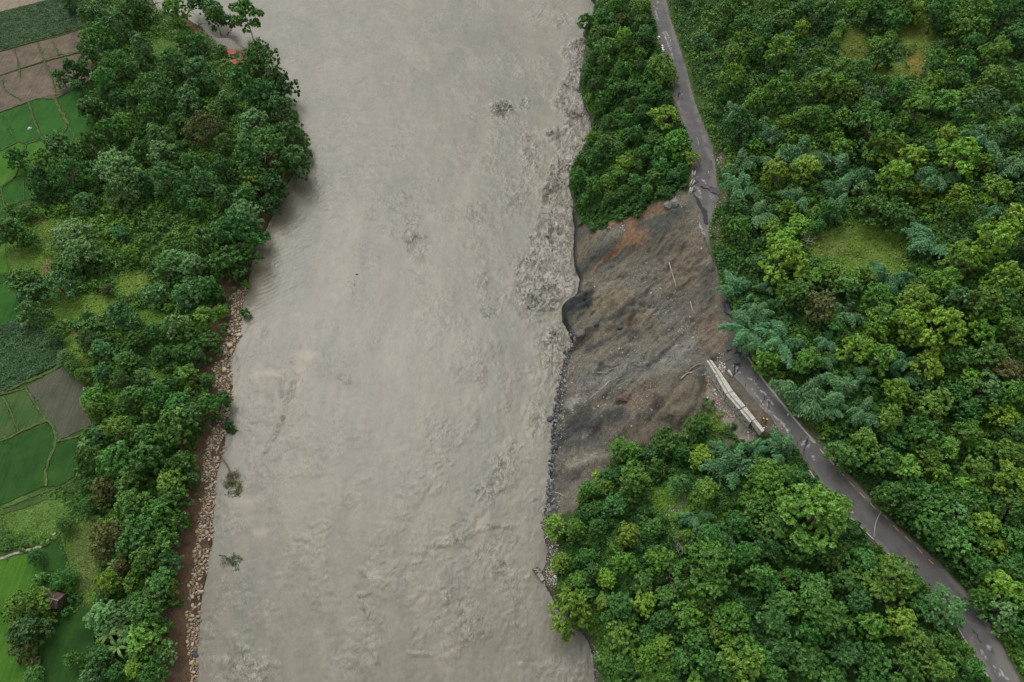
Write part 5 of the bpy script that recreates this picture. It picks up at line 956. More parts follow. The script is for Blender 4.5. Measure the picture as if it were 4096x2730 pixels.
'I': [(240, 70, 200, 'k'), (430, 60, 130, 'yy'), (510, 185, 140, 'yy'), (320, 200, 130, 'yy'), (400, 300, 200, 'yy'), (410, 450, 260, 'yy'), (740, 500, 180, 'y'), (940, 540, 150, 'y'), (90, 210, 180, 'b'), (90, 590, 250, 'k'), (250, 460, 140, 'd'), (300, 600, 130, 'k'), (1500, 250, 330, 'k'), (1330, 180, 180, 'k'), (1310, 380, 210, 'k'), (1640, 440, 230, 'yy'), (1550, 560, 200, 'yy'), (1880, 290, 230, 'yy'), (1960, 540, 220, 'yy'), (1150, 520, 250, 'k'), (1060, 680, 190, 'y'), (1350, 690, 210, 'yy'), (1790, 720, 230, 'y'), (670, 750, 230, 'g'), (500, 650, 190, 'b'), (360, 700, 130, 'k'), (870, 750, 220, 'k'), (220, 780, 230, 'k'), (190, 880, 330, 'k'), (240, 1010, 260, 'k'), (430, 960, 280, 'k'), (720, 960, 180, 'k'), (1280, 850, 190, 'yy'), (1500, 900, 260, 'yy'), (1040, 930, 160, 'yy'), (920, 1040, 200, 'yy'), (1090, 1110, 210, 'y'), (1280, 1090, 220, 'k'), (1400, 1150, 180, 'yy'), (1770, 910, 180, 'yy'), (570, 1130, 190, 'y'), (690, 1080, 200, 'k'), (540, 1330, 400, 'k'), (870, 1320, 280, 'k'), (980, 1450, 250, 'k'), (1190, 1330, 180, 'yy'), (1450, 1430, 240, 'y'), (1690, 1250, 150, 'yy'), (1130, 1530, 180, 'y'), (1700, 1470, 170, 'b'), (1950, 1510, 150, 'yy'), (1660, 1120, 180, 'b'), (850, 450, 100, 'y'), (1640, 60, 130, 'yy'), (2000, 130, 160, 'yy'), (1850, 60, 170, 'k'), (1420, 110, 80, 'yy'), (1910, 220, 160, 'k'), (1950, 700, 170, 'b'), (1900, 820, 170, 'y'), (2000, 900, 150, 'y'), (1190, 720, 220, 'k'), (1620, 700, 200, 'p'), (1100, 820, 180, 'y'), (1540, 1110, 150, 'b'), (1850, 1080, 190, 'b'), (1980, 1190, 180, 'g'), (1820, 1300, 180, 'p'), (1600, 1350, 160, 'b'), (1990, 1350, 180, 'y'), (1310, 1400, 170, 'b'), (720, 1430, 220, 'k'), (1330, 960, 170, 'y'), (860, 600, 170, 'b'), (620, 560, 150, 'y'), (780, 70, 200, 'k'), (720, 100, 150, 'b'), (880, 180, 130, 'y'), (300, 1130, 180, 'y'), (1250, 1220, 170, 'k'), (1000, 1220, 170, 'k'), (1380, 1280, 130, 'd'), (640, 200, 110, 'b'), (60, 60, 150, 'd'), (1180, 100, 200, 'b'), (1030, 60, 200, 'b'), (2050, 1000, 150, 'b'), (170, 700, 160, 'k'), (750, 870, 150, 'b')],
'J': [(1560, 600, 170, 'yy'), (1640, 740, 150, 'yy'), (1660, 980, 180, 'yy'), (1430, 370, 110, 'yy'), (1595, 370, 100, 'y'), (1540, 270, 160, 'y'), (1580, 150, 120, 'y'), (1340, 140, 160, 'y'), (1000, 440, 190, 'b'), (730, 190, 190, 'b'), (840, 110, 190, 'y'), (370, 1090, 190, 'b'), (600, 1170, 260, 'b'), (550, 1000, 200, 'b'), (400, 930, 140, 'b'), (210, 930, 190, 'b'), (50, 1180, 190, 'y'), (880, 1230, 190, 'y'), (1070, 1190, 170, 'yy'), (130, 1450, 260, 'y'), (240, 330, 190, 'y'), (370, 320, 140, 'y'), (1390, 700, 210, 'b'), (1230, 620, 190, 'b'), (1100, 530, 160, 'b'), (1480, 470, 170, 'b'), (1280, 480, 190, 'b'), (1180, 400, 160, 'b'), (1090, 260, 170, 'y'), (960, 230, 170, 'b'), (1220, 220, 150, 'y'), (1300, 290, 120, 'yy'), (1400, 550, 160, 'p'), (1750, 500, 190, 'b'), (1760, 700, 180, 'b'), (1740, 330, 180, 'yy'), (1700, 180, 170, 'y'), (1780, 60, 170, 'b'), (1450, 60, 170, 'y'), (1200, 60, 190, 'b'), (1560, 880, 150, 'b'), (1470, 800, 160, 'b'), (1760, 880, 170, 'b'), (1780, 1050, 180, 'y'), (1690, 1150, 170, 'p'), (1780, 1250, 160, 'b'), (470, 740, 170, 'b'), (660, 800, 170, 'b'), (850, 830, 160, 'b'), (740, 950, 170, 'b'), (800, 1080, 170, 'd'), (1180, 1350, 200, 'y'), (1100, 1470, 190, 'b'), (1300, 1490, 170, 'y'), (1330, 1330, 150, 'b'), (900, 1420, 200, 'b'), (720, 1400, 190, 'd'), (520, 1420, 200, 'b'), (330, 1380, 190, 'd'), (300, 1200, 190, 'd'), (1500, 1490, 130, 'b'), (1180, 1110, 140, 'b'), (1380, 1410, 120, 'b'), (640, 640, 130, 'd'), (320, 620, 190, 'b'), (190, 500, 170, 'b'), (110, 800, 170, 'b'), (80, 620, 180, 'b'), (250, 760, 170, 'd'), (1560, 720, 130, 'y'), (1350, 620, 150, 'p'), (1460, 660, 140, 'b'), (1540, 1060, 130, 'b'), (480, 300, 90, 'b'), (290, 1540, 170, 'b'), (900, 1540, 180, 'b'), (640, 1550, 170, 'b'), (1240, 1000, 100, 'b'), (1150, 960, 110, 'b')]}
for k, lst in HAND.items():
    for x, y, d, key in lst:
        (q_,) = P(k, (x, y))
        if d > 10 and not any(math.hypot((q_[0]-c[0])/c[2], (q_[1]-c[1])/c[3]) < .9 for c in CLEAR[:1]+CLEAR[2:6]): place_tree(k, x, y, d, key)
SPECIAL = [('A', 1840, 1070, 310, 'b', 'very broad green tree leaning out over the river bend'), ('A', 790, 1160, 240, 'p', 'big pale green tree beside the upper paddies, upper crown of two'), ('A', 840, 1340, 190, 'p', 'big pale green tree in the upper left grove, lower crown of two'),
 ('B', 520, 80, 230, 'p', 'large pale tree standing alone on the yellow rough grass of the left bank'), ('B', 570, 190, 220, 'p', 'lower half of the pale double crown on the left rough grass'), ('B', 510, 990, 110, 'y', 'cream-flowered tree leaning over the corner of the weedy ploughed plot'), ('B', 570, 1050, 100, 'y', 'lower cream-flowered crown at the edge of the weedy ploughed plot'),
 ('C', 175, 1060, 240, 'y', 'big round olive-gold tree beside the brown hut'), ('C', 425, 880, 150, 'b', 'feathery green tree above and right of the brown hut'),
 ('D', 1235, 600, 260, 'y', 'large olive tree overhanging the upper road at the guard blocks'), ('D', 1370, 1290, 240, 'y', 'pale yellow-green tree leaning over the upper road above the lime bush'),
 ('J', 570, 540, 330, 'y', 'very big olive green tree hiding the river edge of the lower road'), ('J', 1000, 920, 260, 'y', 'yellow-green tree overlapping the lower road parapet'), ('J', 1335, 1130, 210, 'p', 'dark blue-green tree overhanging the lower road near its white patches'),
 ('G', 1440, 740, 330, 'y', 'largest star-leaved green tree right of the bare dead tree')]
for k, x, y, d, key, lb in SPECIAL: place_tree(k, x, y, d, key, True, label=lb)
# the thin tree standing in flood water at the top left, and its neighbours' tall trunks
def tall_tree(label, kc, crown, base, dia, key):
    (bx, by), = P(kc, base); bX, bY = [float(v) for v in at(bx, by, .0)]; (tx, ty), = P(kc, crown)
    # crown height that puts it over the base along the sight line
    dx, dy, dz = ray(tx, ty); t = bY/dy; X, Y, Z = float(dx*t), float(dy*t), float(CAM_H+dz*t); rr = dia*ZT[kc][2]/2*t/FPX
    o = thing('flood_tree', label, 'tree', (bX, bY, 0)); c = link('crown', random.choice(CROWN[key]), o, loc=(X-bX, 0, Z)); c.scale = (rr, rr, rr*1.25)
    mb = MB().tube([(0, 0, -1), ((X-bX)*.25+.3, 0, Z*.4), ((X-bX)*.8, 0, Z*.8), (X-bX, 0, Z+rr*.5)], [.22, .17, .13, .05], 7); link('trunk', mb.mesh('trunk', M_deadwood, True), o)
tall_tree('slender tree with bare trunk standing in flood water at the river edge', 'A', (1710, 115), (1768, 290), 225, 'y')
tall_tree('dark tree with bare trunks in the flooded inlet, left of the slender one', 'A', (1500, 130), (1540, 250), 160, 'b')

# fill the wood between the traced trees
print('placed', len(PLACED))
W_POLY = {'hill': P('D', (1255, -60), (1340, 250), (1460, 700), (1590, 1100), (1700, 1450)) + P('E', (1730, 200), (1670, 500), (1660, 800), (1720, 1050), (1790, 1250), (1950, 1500)) + P('F', (1700, 350), (1880, 640), (2020, 830), (2150, 970)) + P('J', (760, 300), (910, 460), (1060, 590), (1220, 740), (1370, 900), (1510, 1080), (1650, 1280), (1790, 1500)) + [(4300, 2730), (4400, -100)],
 'mid': P('D', (640, -60), (640, 100), (560, 250), (540, 600), (520, 850), (620, 1100), (560, 1300), (450, 1500)) + P('E', (400, 300), (500, 560), (620, 640), (800, 600), (960, 520), (1250, 400), (1440, 250), (1480, 40)) + P('D', (1440, 1240), (1340, 960), (1290, 700), (1220, 450), (1160, 200), (1100, -60)),
 'low': P('F', (480, 1460), (600, 1280), (720, 1090), (950, 1050), (1180, 980), (1340, 820), (1420, 1050), (1600, 1000), (1850, 960)) + P('J', (400, 130), (490, 260), (590, 400), (740, 570), (880, 710), (980, 810), (1100, 920), (1250, 1070), (1360, 1200), (1480, 1400), (1600, 1600)) + [(3900, 2900), (2500, 2900)] + P('G', (720, 1500), (640, 1250), (540, 1150), (400, 900), (440, 700), (420, 520)),
 'left': P('A', (450, -60), (560, 100), (640, 260), (650, 500), (640, 700), (670, 900), (620, 1030), (400, 1120), (300, 1300), (200, 1420), (60, 1480)) + P('B', (60, 100), (110, 300), (180, 480), (200, 640), (330, 730), (460, 860), (600, 1080), (650, 1250), (640, 1420), (560, 1520)) + P('C', (540, 100), (560, 260), (640, 420), (680, 800), (700, 1050), (660, 1250), (600, 1568), (1080, 1568), (1110, 1300), (1150, 1050), (1190, 800), (1230, 600), (1280, 300), (1300, 100)) + P('B', (1380, 1380), (1500, 1200), (1400, 1050), (1480, 850), (1560, 700), (1580, 500), (1680, 380), (1760, 200), (1850, 50)) + P('A', (1930, 1400), (2050, 1200), (2080, 900), (1980, 620), (1850, 420), (1560, 380), (1420, 230), (1080, 60), (1000, -60))}
SPARSE = [c[:4] for c in CLEAR]
pts = np.array([(a, b_) for a, b_, _ in PLACED]); prad = np.array([c_ for _, _, c_ in PLACED]); nfill = {'t': 0, 's': 0}
lim_t = 300-sum(1 for p_ in PLACED if p_[2] > 1.9)
for tries in range(9000):
    zn = random.choice(['hill', 'hill', 'mid', 'low', 'left', 'hill'])
    poly = W_POLY[zn]; a = random.uniform(0, 4200); b_ = random.uniform(-60, 2780)
    if not inpoly(np.array(a), np.array(b_), poly): continue
    if inpoly(np.array(a), np.array(b_), SLIDE): continue
    if any(math.hypot((a-c[0])/c[2], (b_-c[1])/c[3]) < 1.25 for c in SPARSE): continue
    X, Y, Z, t = hit(a, b_, 2.5); X, Y, Z = float(X[0]), float(Y[0]), float(Z[0]); rr = random.choice([1.5, 1.7, 1.85, 2.4, 3.0])
    d = np.hypot(pts[:, 0]-X, pts[:, 1]-Y)
    if (d < (prad*.62+rr*.62)).any(): continue
    if X < fRR(Y)+rr*.9+1.0 and X > fB(Y)-rr*.7-.5: continue
    if rr > 1.9: 
        rr = 1.85 if nfill['t'] > 60 else rr
    if rr > 1.9: nfill['t'] += 1
    else:
        nfill['s'] += 1
        if nfill['s'] > 240: continue
    key = random.choice({'hill': ['b', 'b', 'd', 'y', 'p'], 'mid': ['b', 'b', 'd', 'y'], 'low': ['b', 'b', 'd', 'y'], 'left': ['b', 'b', 'p', 'p', 'y']}[zn])
    plant(X, Y, Z, rr, key, a, b_); pts = np.vstack([pts, [X, Y]]); prad = np.append(prad, rr)
print('fill', nfill, 'total', len(PLACED), 'trees', sum(1 for p_ in PLACED if p_[2] > 1.9))

# look-alikes near one landmark are told apart by their order in the place
ORD = ['first', 'second', 'third', 'fourth', 'fifth', 'sixth', 'seventh', 'eighth', 'ninth']; NUM = [0, 1, 'two', 'three', 'four', 'five', 'six', 'seven', 'eight', 'nine']
for lb, lst in LAB.items():
    k = len(lst)
    if k < 2 or k > 9: continue
    wx_ = max(q[1] for q in lst)-min(q[1] for q in lst); wy_ = max(q[2] for q in lst)-min(q[2] for q in lst); hz = wx_ > wy_; lst.sort(key=lambda q: q[1 if hz else 2])
    for i, q in enumerate(lst):
        if k == 2: t_ = (('left', 'right') if hz else ('upper', 'lower'))[i]+' of two'
        else: t_ = f"{ORD[i]} from {'left' if hz else 'top'}"
        q[0]['label'] = lb+', '+t_

# ------------------------------------------------------------------ undergrowth: leafy ground cover, one mass
def cover(name, polys, n_, seed, lsz, key, hmul=1.0, mask=None):
    r = np.random.default_rng(seed); X = []; Y = []
    for poly, share in polys:
        pa = np.array(poly, float); a = r.uniform(pa[:, 0].min(), pa[:, 0].max(), int(n_*share)); b_ = r.uniform(pa[:, 1].min(), pa[:, 1].max(), len(a)); m = inpoly(a+(fbm(a/28, b_/28, 3, seed+9)-.5)*75, b_+(fbm(a/28, b_/28, 3, seed+8)-.5)*75, poly)
        a, b_ = a[m], b_[m]; dx, dy, dz = ray(a, b_)
        # rough position at the average level, then used as a plain world scatter
        lvl = 4.5 if pa[:, 0].mean() < 1400 else 12
        gx, gy = dx*(lvl-CAM_H)/dz, dy*(lvl-CAM_H)/dz
        if pa[:, 0].mean() > 1400:
            for _ in range(4): z_ = height(gx, gy); gx, gy = dx*(z_-CAM_H)/dz, dy*(z_-CAM_H)/dz
        X.append(gx); Y.append(gy)
    X = np.concatenate(X); Y = np.concatenate(Y); m = (X < fB(Y)-.2) | (X > fRR(Y)+.45); es_ = fS(Y)-X; m &= ((es_ > 4.0) | ((es_ > -.3) & (fbm(X/2.2, Y/2.2, 3, 77) > .60)) | ((fL(Y)-fS(Y) < .6) & (es_ > 0))) | (X > fR(Y)+.15)
    X, Y = X[m], Y[m]; Z = height(X, Y); a, b_, _ = proj(X, Y, Z)
    clr = np.zeros(X.shape)
    for cx_, cy_, rx, ry, c in CLEAR: clr = np.maximum(clr, blob(a, b_, cx_, cy_, rx, ry))
    keep = (r.random(len(X)) > clr*.75) & ~inpoly(a+(fbm(a/26, b_/26, 3, 301)-.5)*110, b_+(fbm(a/26, b_/26, 3, 302)-.5)*110, SLIDE); X, Y, Z, clr = X[keep], Y[keep], Z[keep], clr[keep]
    cell = fbm(X/1.7, Y/1.7, 3, seed); mound = sm(.3, .72, cell)*1.8*hmul*(1-.85*clr)*sm(.1, 1.3, np.abs(X-fRR(Y)))
    ns = len(X); S = lsz*r.uniform(.6, 1.35, ns)*(1-.35*clr); zz = Z+mound*(1-.35*r.random(ns)**2)+.05
    nn = unit(r, ns)*.8+np.array([0, 0, .8]); nn /= np.linalg.norm(nn, axis=1)[:, None]; V, F = leaf_quads(np.stack([X, Y, zz], -1), nn, S, S*.65, r)
    me = mesh_np(name, V, F, False, (M_cover,)); v = np.clip(.55*fbm(X/2.2, Y/2.2, 3, seed+3)+.5*r.random(ns)-.05, 0, 1)
    attr(me, 'v', v, 'FACE'); yel = np.clip(sm(.48, .72, fbm(X/9, Y/9, 3, seed+5))*.75+clr*.8+.32*(X < -40), 0, 1); attr(me, 'yel', yel, 'FACE')
    return link(name, me, kind='stuff')
M_cover, n, b = new_mat('undergrowth_leaf', .55, .3)
c1 = ramp(n, attr_n(n, 'v'), [(0, (.020, .070, .014)), (1, (.066, .165, .030))]); c2 = ramp(n, attr_n(n, 'v'), [(0, (.058, .150, .016)), (1, (.155, .310, .040))])
n.links.new(mixc(n, attr_n(n, 'yel'), c1, c2), b.inputs['Base Color'])
cover('undergrowth', [(W_POLY['hill']+[(4400, -100)], 1.0), (W_POLY['mid'], .5), (W_POLY['low'], .75), (W_POLY['left'], .9)], 400000, 11, .34, 'b')
# rough low weeds on the left margins
cover('weeds', [(P('C', (0, 430), (180, 380), (330, 300), (480, 210), (600, 300), (650, 480), (660, 1050), (480, 1080), (470, 800), (410, 560), (290, 650), (0, 720)), .5), (P('B', (20, -100), (560, -100), (620, 200), (640, 700), (600, 1000), (430, 950), (420, 800), (130, 640), (110, 300)), .5), (P('K', (440, 850), (620, 1050), (720, 1200), (850, 1400), (400, 1500), (200, 1400)), .25)], 70000, 12, .22, 'y', .35)
# the leafy crop fields
def crops(name, k, pts, n_, seed, s, mat, hg):
    r = np.random.default_rng(seed); pa = np.array(P(k, *pts)); x, y = at(pa[:, 0], pa[:, 1], ZP); a = r.uniform(x.min(), x.max(), n_*2); b_ = r.uniform(y.min(), y.max(), n_*2); m = inpoly(a, b_, list(zip(x, y))); a, b_ = a[m][:n_], b_[m][:n_]
    ns = len(a); S = s*r.uniform(.6, 1.3, ns); nn = unit(r, ns)*.7+np.array([0, 0, .9]); nn /= np.linalg.norm(nn, axis=1)[:, None]
    V, F = leaf_quads(np.stack([a, b_, ZP+.15+hg*fbm(a/1.0, b_/1.0, 3, seed)], -1), nn, S, S*.5, r); me = mesh_np(name, V, F, False, (mat,)); attr(me, 'v', r.random(ns)*fbm(a/1.5, b_/1.5, 3, seed)*1.6, 'FACE'); link(name, me, kind='stuff')
M_maize = leaf_mat('crop_leaf', (.022, .065, .020), (.080, .155, .055), 0, .1)
crops('crop_rows', 'B', [(-100, 730), (0, 705), (130, 665), (300, 700), (440, 820), (440, 960), (130, 1110), (0, 1180), (-100, 1220)], 14000, 21, .22, M_maize, .7)
crops('crop_rows', 'A', [(-100, 390), (-100, 105), (0, 90), (240, 30), (440, -20), (540, 100), (575, 195), (400, 250), (200, 300), (0, 355)], 22000, 22, .24, M_maize, .5)

r = np.random.default_rng(77); cx3, hs3 = [], []
for k, pts, wd in BUNDS:
    a = np.array(P(k, *pts)); x, y = at(a[:, 0], a[:, 1], ZP+.1)
    for i in range(len(x)-1):
        L_ = math.hypot(x[i+1]-x[i], y[i+1]-y[i]); n_ = int(L_*(9+8*wd)); u = r.random((n_, 1)); off = r.normal(0, .22+.35*wd, (n_, 2)); keep = fbm(x[i]+u[:, 0]*L_*1.1, y[i]+u[:, 0]*3, 3, 79) > .42
        q = np.hstack([x[i]+(x[i+1]-x[i])*u, y[i]+(y[i+1]-y[i])*u])+off; cx3.append(np.hstack([q, np.full((n_, 1), ZP+.30)])[keep])
C3 = np.vstack(cx3); ns = len(C3); S = .16*r.uniform(.5, 1.5, ns); nn = unit(r, ns)*.8+np.array([0, 0, .8]); nn /= np.linalg.norm(nn, axis=1)[:, None]; V, F = leaf_quads(C3, nn, S, S*.5, r)
me = mesh_np('bund_weeds', V, F, False, (M_cover,)); attr(me, 'v', r.random(ns), 'FACE'); attr(me, 'yel', r.random(ns)*.8, 'FACE'); link('bund_weeds', me, kind='stuff')

# ------------------------------------------------------------------ banana plants
M_ban = leaf_mat('banana_leaf', (.05, .13, .03), (.16, .26, .08), .1)
def banana(label, k, x, y, rr):
    (px_, py_), = P(k, (x, y)); X, Y, Z, t = hit(px_, py_, 2.6); X, Y, Z = float(X[0]), float(Y[0]), float(Z[0])
    o = thing('banana_plant', label, 'banana plant', (X, Y, Z), 'banana plants on the left bank'); link('stem', MB().tube([(0, 0, -.1), (0, 0, 1.3), (.05, 0, 2.5)], [.2, .16, .08], 8).mesh('stem', M_bund, True), o)
    for i in range(8):
        a = i*.785+random.uniform(-.25, .25); L = rr*random.uniform(.8, 1.1); V3 = []; F3 = []
        for j in range(7):
            u = j/6; xx_ = L*u; zz = 2.5+.9*math.sin(u*2.5)*L/2-.25*u*u*L; wd = .19*rr*.55*math.sin(min(1, u*1.05)*math.pi)**.5+.02; V3 += [(xx_, -wd, zz-.10), (xx_, 0, zz), (xx_, wd, zz-.10)]
            if j: b0 = 3*j; F3 += [(b0-3, b0, b0+1, b0-2), (b0-2, b0+1, b0+2, b0-1)]
        me = bpy.data.meshes.new('leaf'); me.from_pydata(V3, [], F3); me.materials.append(M_ban); attr(me, 'v', [random.random()]*len(F3), 'FACE'); l = link('leaf', me, o); l.rotation_euler.z = a
for a in [('banana plant with broad star of leaves, leftmost of the lower left group', 'C', 735, 1245, 2.4), ('banana plant with pale leaf ribs, topmost of the lower left group', 'C', 812, 1200, 2.4), ('banana plant at the right end of the lower left group', 'C', 862, 1255, 2.2), ('banana plant lowest in the lower left group', 'C', 795, 1330, 2.5), ('single banana plant between brown crowns of the lower left grove', 'C', 770, 780, 1.9), ('pale banana plant at the corner of the green crop field', 'B', 168, 672, 2.3), ('small banana plant above the deep green paddy corner', 'B', 585, 1520, 1.9)]: banana(*a)

# ------------------------------------------------------------------ dead trees, branches, drift wood
def branchy(mb, r, p, d, L, rad, depth):
    pts = [p]; q = p.copy(); dd = d.copy()
    for i in range(3): dd = (dd+Vector((r.uniform(-.25, .25), r.uniform(-.25, .25), r.uniform(-.1, .15)))).normalized(); q = q+dd*L/3; pts.append(q.copy())
    mb.tube(pts, [rad*(1-.2*i) for i in range(4)], 4)
    if depth:
        for i in range(3):
            s = pts[r.choice([1, 2, 3])]; nd_ = (dd+Vector((r.uniform(-1, 1), r.uniform(-1, 1), r.uniform(-.1, .5)))).normalized(); branchy(mb, r, s, nd_, L*r.uniform(.5, .75), rad*.5, depth-1)
M_grey_twig = simple('grey_twig', (.30, .26, .22), (.16, .14, .12), 4)
def dead_tree(label, k, x, y, rr, seed):
    (px_, py_), = P(k, (x, y)); X, Y, Z, t = hit(px_, py_, 4.5); r = random.Random(seed); o = thing('dead_tree', label, 'dead tree', (float(X[0]), float(Y[0]), float(Z[0])), 'bare dead trees')
    link('trunk', MB().tube([(0, 0, -.3), (.1, 0, 2), (0, .1, 3.6)], [.2, .16, .12], 6).mesh('trunk', M_grey_twig, True), o)
    for i in range(5): mb = MB(); a = i*1.26+r.uniform(-.3, .3); branchy(mb, r, Vector((0, .1, 3.2+.1*i)), Vector((math.cos(a), math.sin(a), .8)).normalized(), rr*.62, .08, 3); link('branch', mb.mesh('branch', M_grey_twig), o)
dead_tree('bare grey dead tree in the wood below the grassy gully', 'G', 1240, 860, 3.4, 1); dead_tree('bare brownish dead tree at the lower end of the stony gully', 'G', 1250, 590, 3.0, 2); dead_tree('pale bare dead tree high on the hillside wood', 'H', 1140, 730, 4.0, 3); dead_tree('thin bare tree above the oval clearing left side', 'I', 590, 270, 2.4, 4)
# fallen tree in the water
def fallen(label, k, root, tip, leafr, seed, key='d', roots=True):
    a, = g3(k, [root], .9); c_, = g3(k, [tip], .3); r = random.Random(seed); rn = np.random.default_rng(seed); o = thing('fallen_tree', label, 'fallen tree', tuple(a)); d = c_-a; mid = a.lerp(c_, .5)+Vector((.25, .2, .35))
    link('trunk', MB().tube([(0, 0, 0), mid-a, d, d*1.25], [.2, .15, .09, .03], 6).mesh('trunk', M_bark, True), o)
    for i in range(4): mb = MB(); dd = (d.normalized()+Vector((r.uniform(-.9, .9), r.uniform(-.9, .9), .1))).normalized(); branchy(mb, r, d*r.uniform(.4, .95), dd, leafr*.8, .05, 2); link('branch', mb.mesh('branch', M_bark), o)
    if leafr:
        n_ = 800 if roots else 260; dh = np.array(d.normalized()); sd_ = np.array([-dh[1], dh[0], 0]); kc = 14; ctr = dh*rn.uniform(-.75, 1.15, (kc, 1))*leafr+sd_*rn.normal(0, .42, (kc, 1))*leafr; cc = ctr[rn.integers(0, kc, n_)]+rn.normal(0, .17, (n_, 3))*np.array([1, 1, .5])*leafr+np.array(d*1.3)+np.array([0, 0, .35]); nn = unit(rn, n_)+np.array([0, 0, .5]); nn /= np.linalg.norm(nn, axis=1)[:, None]; S = .16*rn.uniform(.6, 1.4, n_)
        cc[:, 2] = np.maximum(cc[:, 2], -a.z+.2); V, F = leaf_quads(cc, nn, S*1.3, S*.5, rn); me = mesh_np('crown', V, F, False, (LEAF[key],)); attr(me, 'v', rn.random(n_), 'FACE'); link('crown', me, o)
    if roots:
        mb = MB()
        for i in range(7): dd = (-d.normalized()+Vector((r.uniform(-1, 1), r.uniform(-1, 1), r.uniform(-.2, .8)))).normalized(); branchy(mb, r, Vector((0, 0, 0)), dd, 1.0, .07, 1)
        link('roots', mb.mesh('roots', M_soil), o)
fallen('uprooted tree lying from the stone strip into the river, leafy top in water', 'C', (1490, 45), (1560, 175), 2.6, 5, 'g')
fallen('broken leafy branches drifting in the river off the lower stone strip', 'C', (1478, 710), (1545, 740), 1.7, 6, 'd', False)
fallen('small torn branch hanging off the bank above the uprooted tree', 'B', (1530, 1350), (1600, 1410), 1.0, 7, 'd', True)
def log(name, label, k, pts, rad, mat, off=.15, cat='log', group=None, z=None):
    a = g3(k, pts, z, off); o = bpy.data.objects.new(name, MB().tube([q-a[0] for q in a], [rad*(1-.5*i/len(a)) for i in range(len(a))], 6).mesh(name, mat, True)); COL.objects.link(o); o.location = a[0]; o['label'] = label; o['category'] = cat
    if group: o['group'] = group
GL = 'bleached logs and poles strewn on the landslide'
for lb, k, pts, rd in [('short thick white log on the left of the landslide', 'F', [(555, 508), (600, 508), (660, 515)], .16), ('white curved pole above the short thick log', 'F', [(660, 500), (700, 480), (780, 468)], .09), ('thin pale pole topmost of the left log group', 'F', [(650, 455), (700, 462), (750, 440), (780, 450)], .07),
        ('straight pale log leaning up the landslide middle', 'F', [(600, 635), (640, 605), (678, 565)], .17), ('long thin white branch running down from the straight log', 'F', [(595, 640), (565, 665), (540, 690)], .09), ('thin white branch parallel to the one below the straight log', 'F', [(625, 620), (600, 650), (570, 685)], .07),
        ('pale curved pole upper of three right of the straight log', 'F', [(685, 570), (720, 545), (760, 530)], .08), ('pale curved pole middle of three right of the straight log', 'F', [(700, 600), (735, 560), (775, 548)], .08), ('pale curved pole lower of three right of the straight log', 'F', [(718, 612), (750, 590), (782, 578)], .08),
        ('thick broken white log below the concrete wall end', 'F', [(1172, 555), (1190, 535), (1215, 515), (1260, 505)], .2), ('twisted pale branch beside the wall end', 'F', [(1235, 490), (1265, 465), (1300, 448), (1345, 452)], .1), ('thin bare branch between twisted branch and broken log', 'F', [(1200, 500), (1240, 512), (1300, 480), (1350, 470)], .06),
        ('light brown log at the waterline below the landslide', 'F', [(295, 1345), (330, 1352), (355, 1372)], .15), ('dark driftwood pole dipping into the river beside the rocks', 'G', [(305, 360), (345, 325), (385, 285)], .14), ('thin dark pole standing along the rocky water edge', 'G', [(308, 450), (325, 400), (335, 350)], .12),
        ('stripped pale tree trunk across the upper right landslide', 'E', [(1290, 900), (1315, 990), (1345, 1080), (1350, 1170)], .16), ('short pale pole leaning near the tip of the broken road', 'E', [(1605, 955), (1630, 920), (1650, 895)], .12), ('pale sliver of root on the right landslide', 'E', [(1480, 1250), (1495, 1310), (1505, 1350)], .12), ('small white log in the orange soil chute', 'E', [(862, 648), (872, 600), (890, 560)], .1)]:
    log('log', lb, k, pts, rd, M_deadwood, .15, 'log', GL)
log('fallen_branch', 'pinkish dead branch fallen right across the lower road', 'J', [(960, 495), (940, 545), (918, 590), (908, 640), (905, 695)], .14, M_deadwood, .2, 'branch', None, ZR)
log('concrete_beam', 'short pale concrete kerb piece lying between wall and cracked road', 'K', [(740, 465), (795, 555)], .3, M_conc, .2, 'concrete beam', None, ZR)
# gabion end in the river at the spit
a, = g3('G', [(240, 770)], .4); c_, = g3('G', [(300, 860)], .4); d = c_-a
o = thing('old_pier', 'broken old pier stub jutting into the river at the gravel spit', 'pier', tuple((a+c_)/2)); o.rotation_euler.z = math.atan2(d.y, d.x)
link('pier_body', MB().box((0, 0, -.5), d.length, .9, 1.9).mesh('pier_body', M_conc2), o); link('pier_cap', MB().box((-d.length/2+.7, .05, .55), 1.3, 1.25, .35, .2).mesh('pier_cap', M_soil), o)
for i in range(6): link('timber', MB().box((-d.length/2+.3+.35*i, random.uniform(-.2, .2), .8), .12, random.uniform(.7, 1.3), .12, random.uniform(-.5, .5)).mesh('timber', M_deadwood), o)

# ------------------------------------------------------------------ wrecked red roof and the hut
def sheetroof(parent, name, cx_, cy_, cz, lx, ly, rz, tilt, mat, n_=6):
    m = Matrix.Translation((cx_, cy_, cz)) @ Matrix.Rotation(rz, 4, 'Z') @ Matrix.Rotation(tilt, 4, 'X')
    for i in range(n_):
        mb = MB(); w_ = lx/n_; x0 = -lx/2+i*w_; c8 = [(x0+.01, -ly/2), (x0+w_-.01, -ly/2), (x0+w_-.01, ly/2), (x0+.01, ly/2)]
        h = .05*(i % 2); mb.hexa([m @ Vector((x, y, -.03+h)) for x, y in c8]+[m @ Vector((x, y, .03+h)) for x, y in c8]); link(name, mb.mesh(name, mat), parent)
X, Y, Z, _ = hit(*P('A', (1625, 410))[0], 1.5); o = thing('collapsed_shed', 'collapsed shed with bent bright red roof sheets among riverside bushes', 'shed', (float(X[0]), float(Y[0]), float(Z[0])))
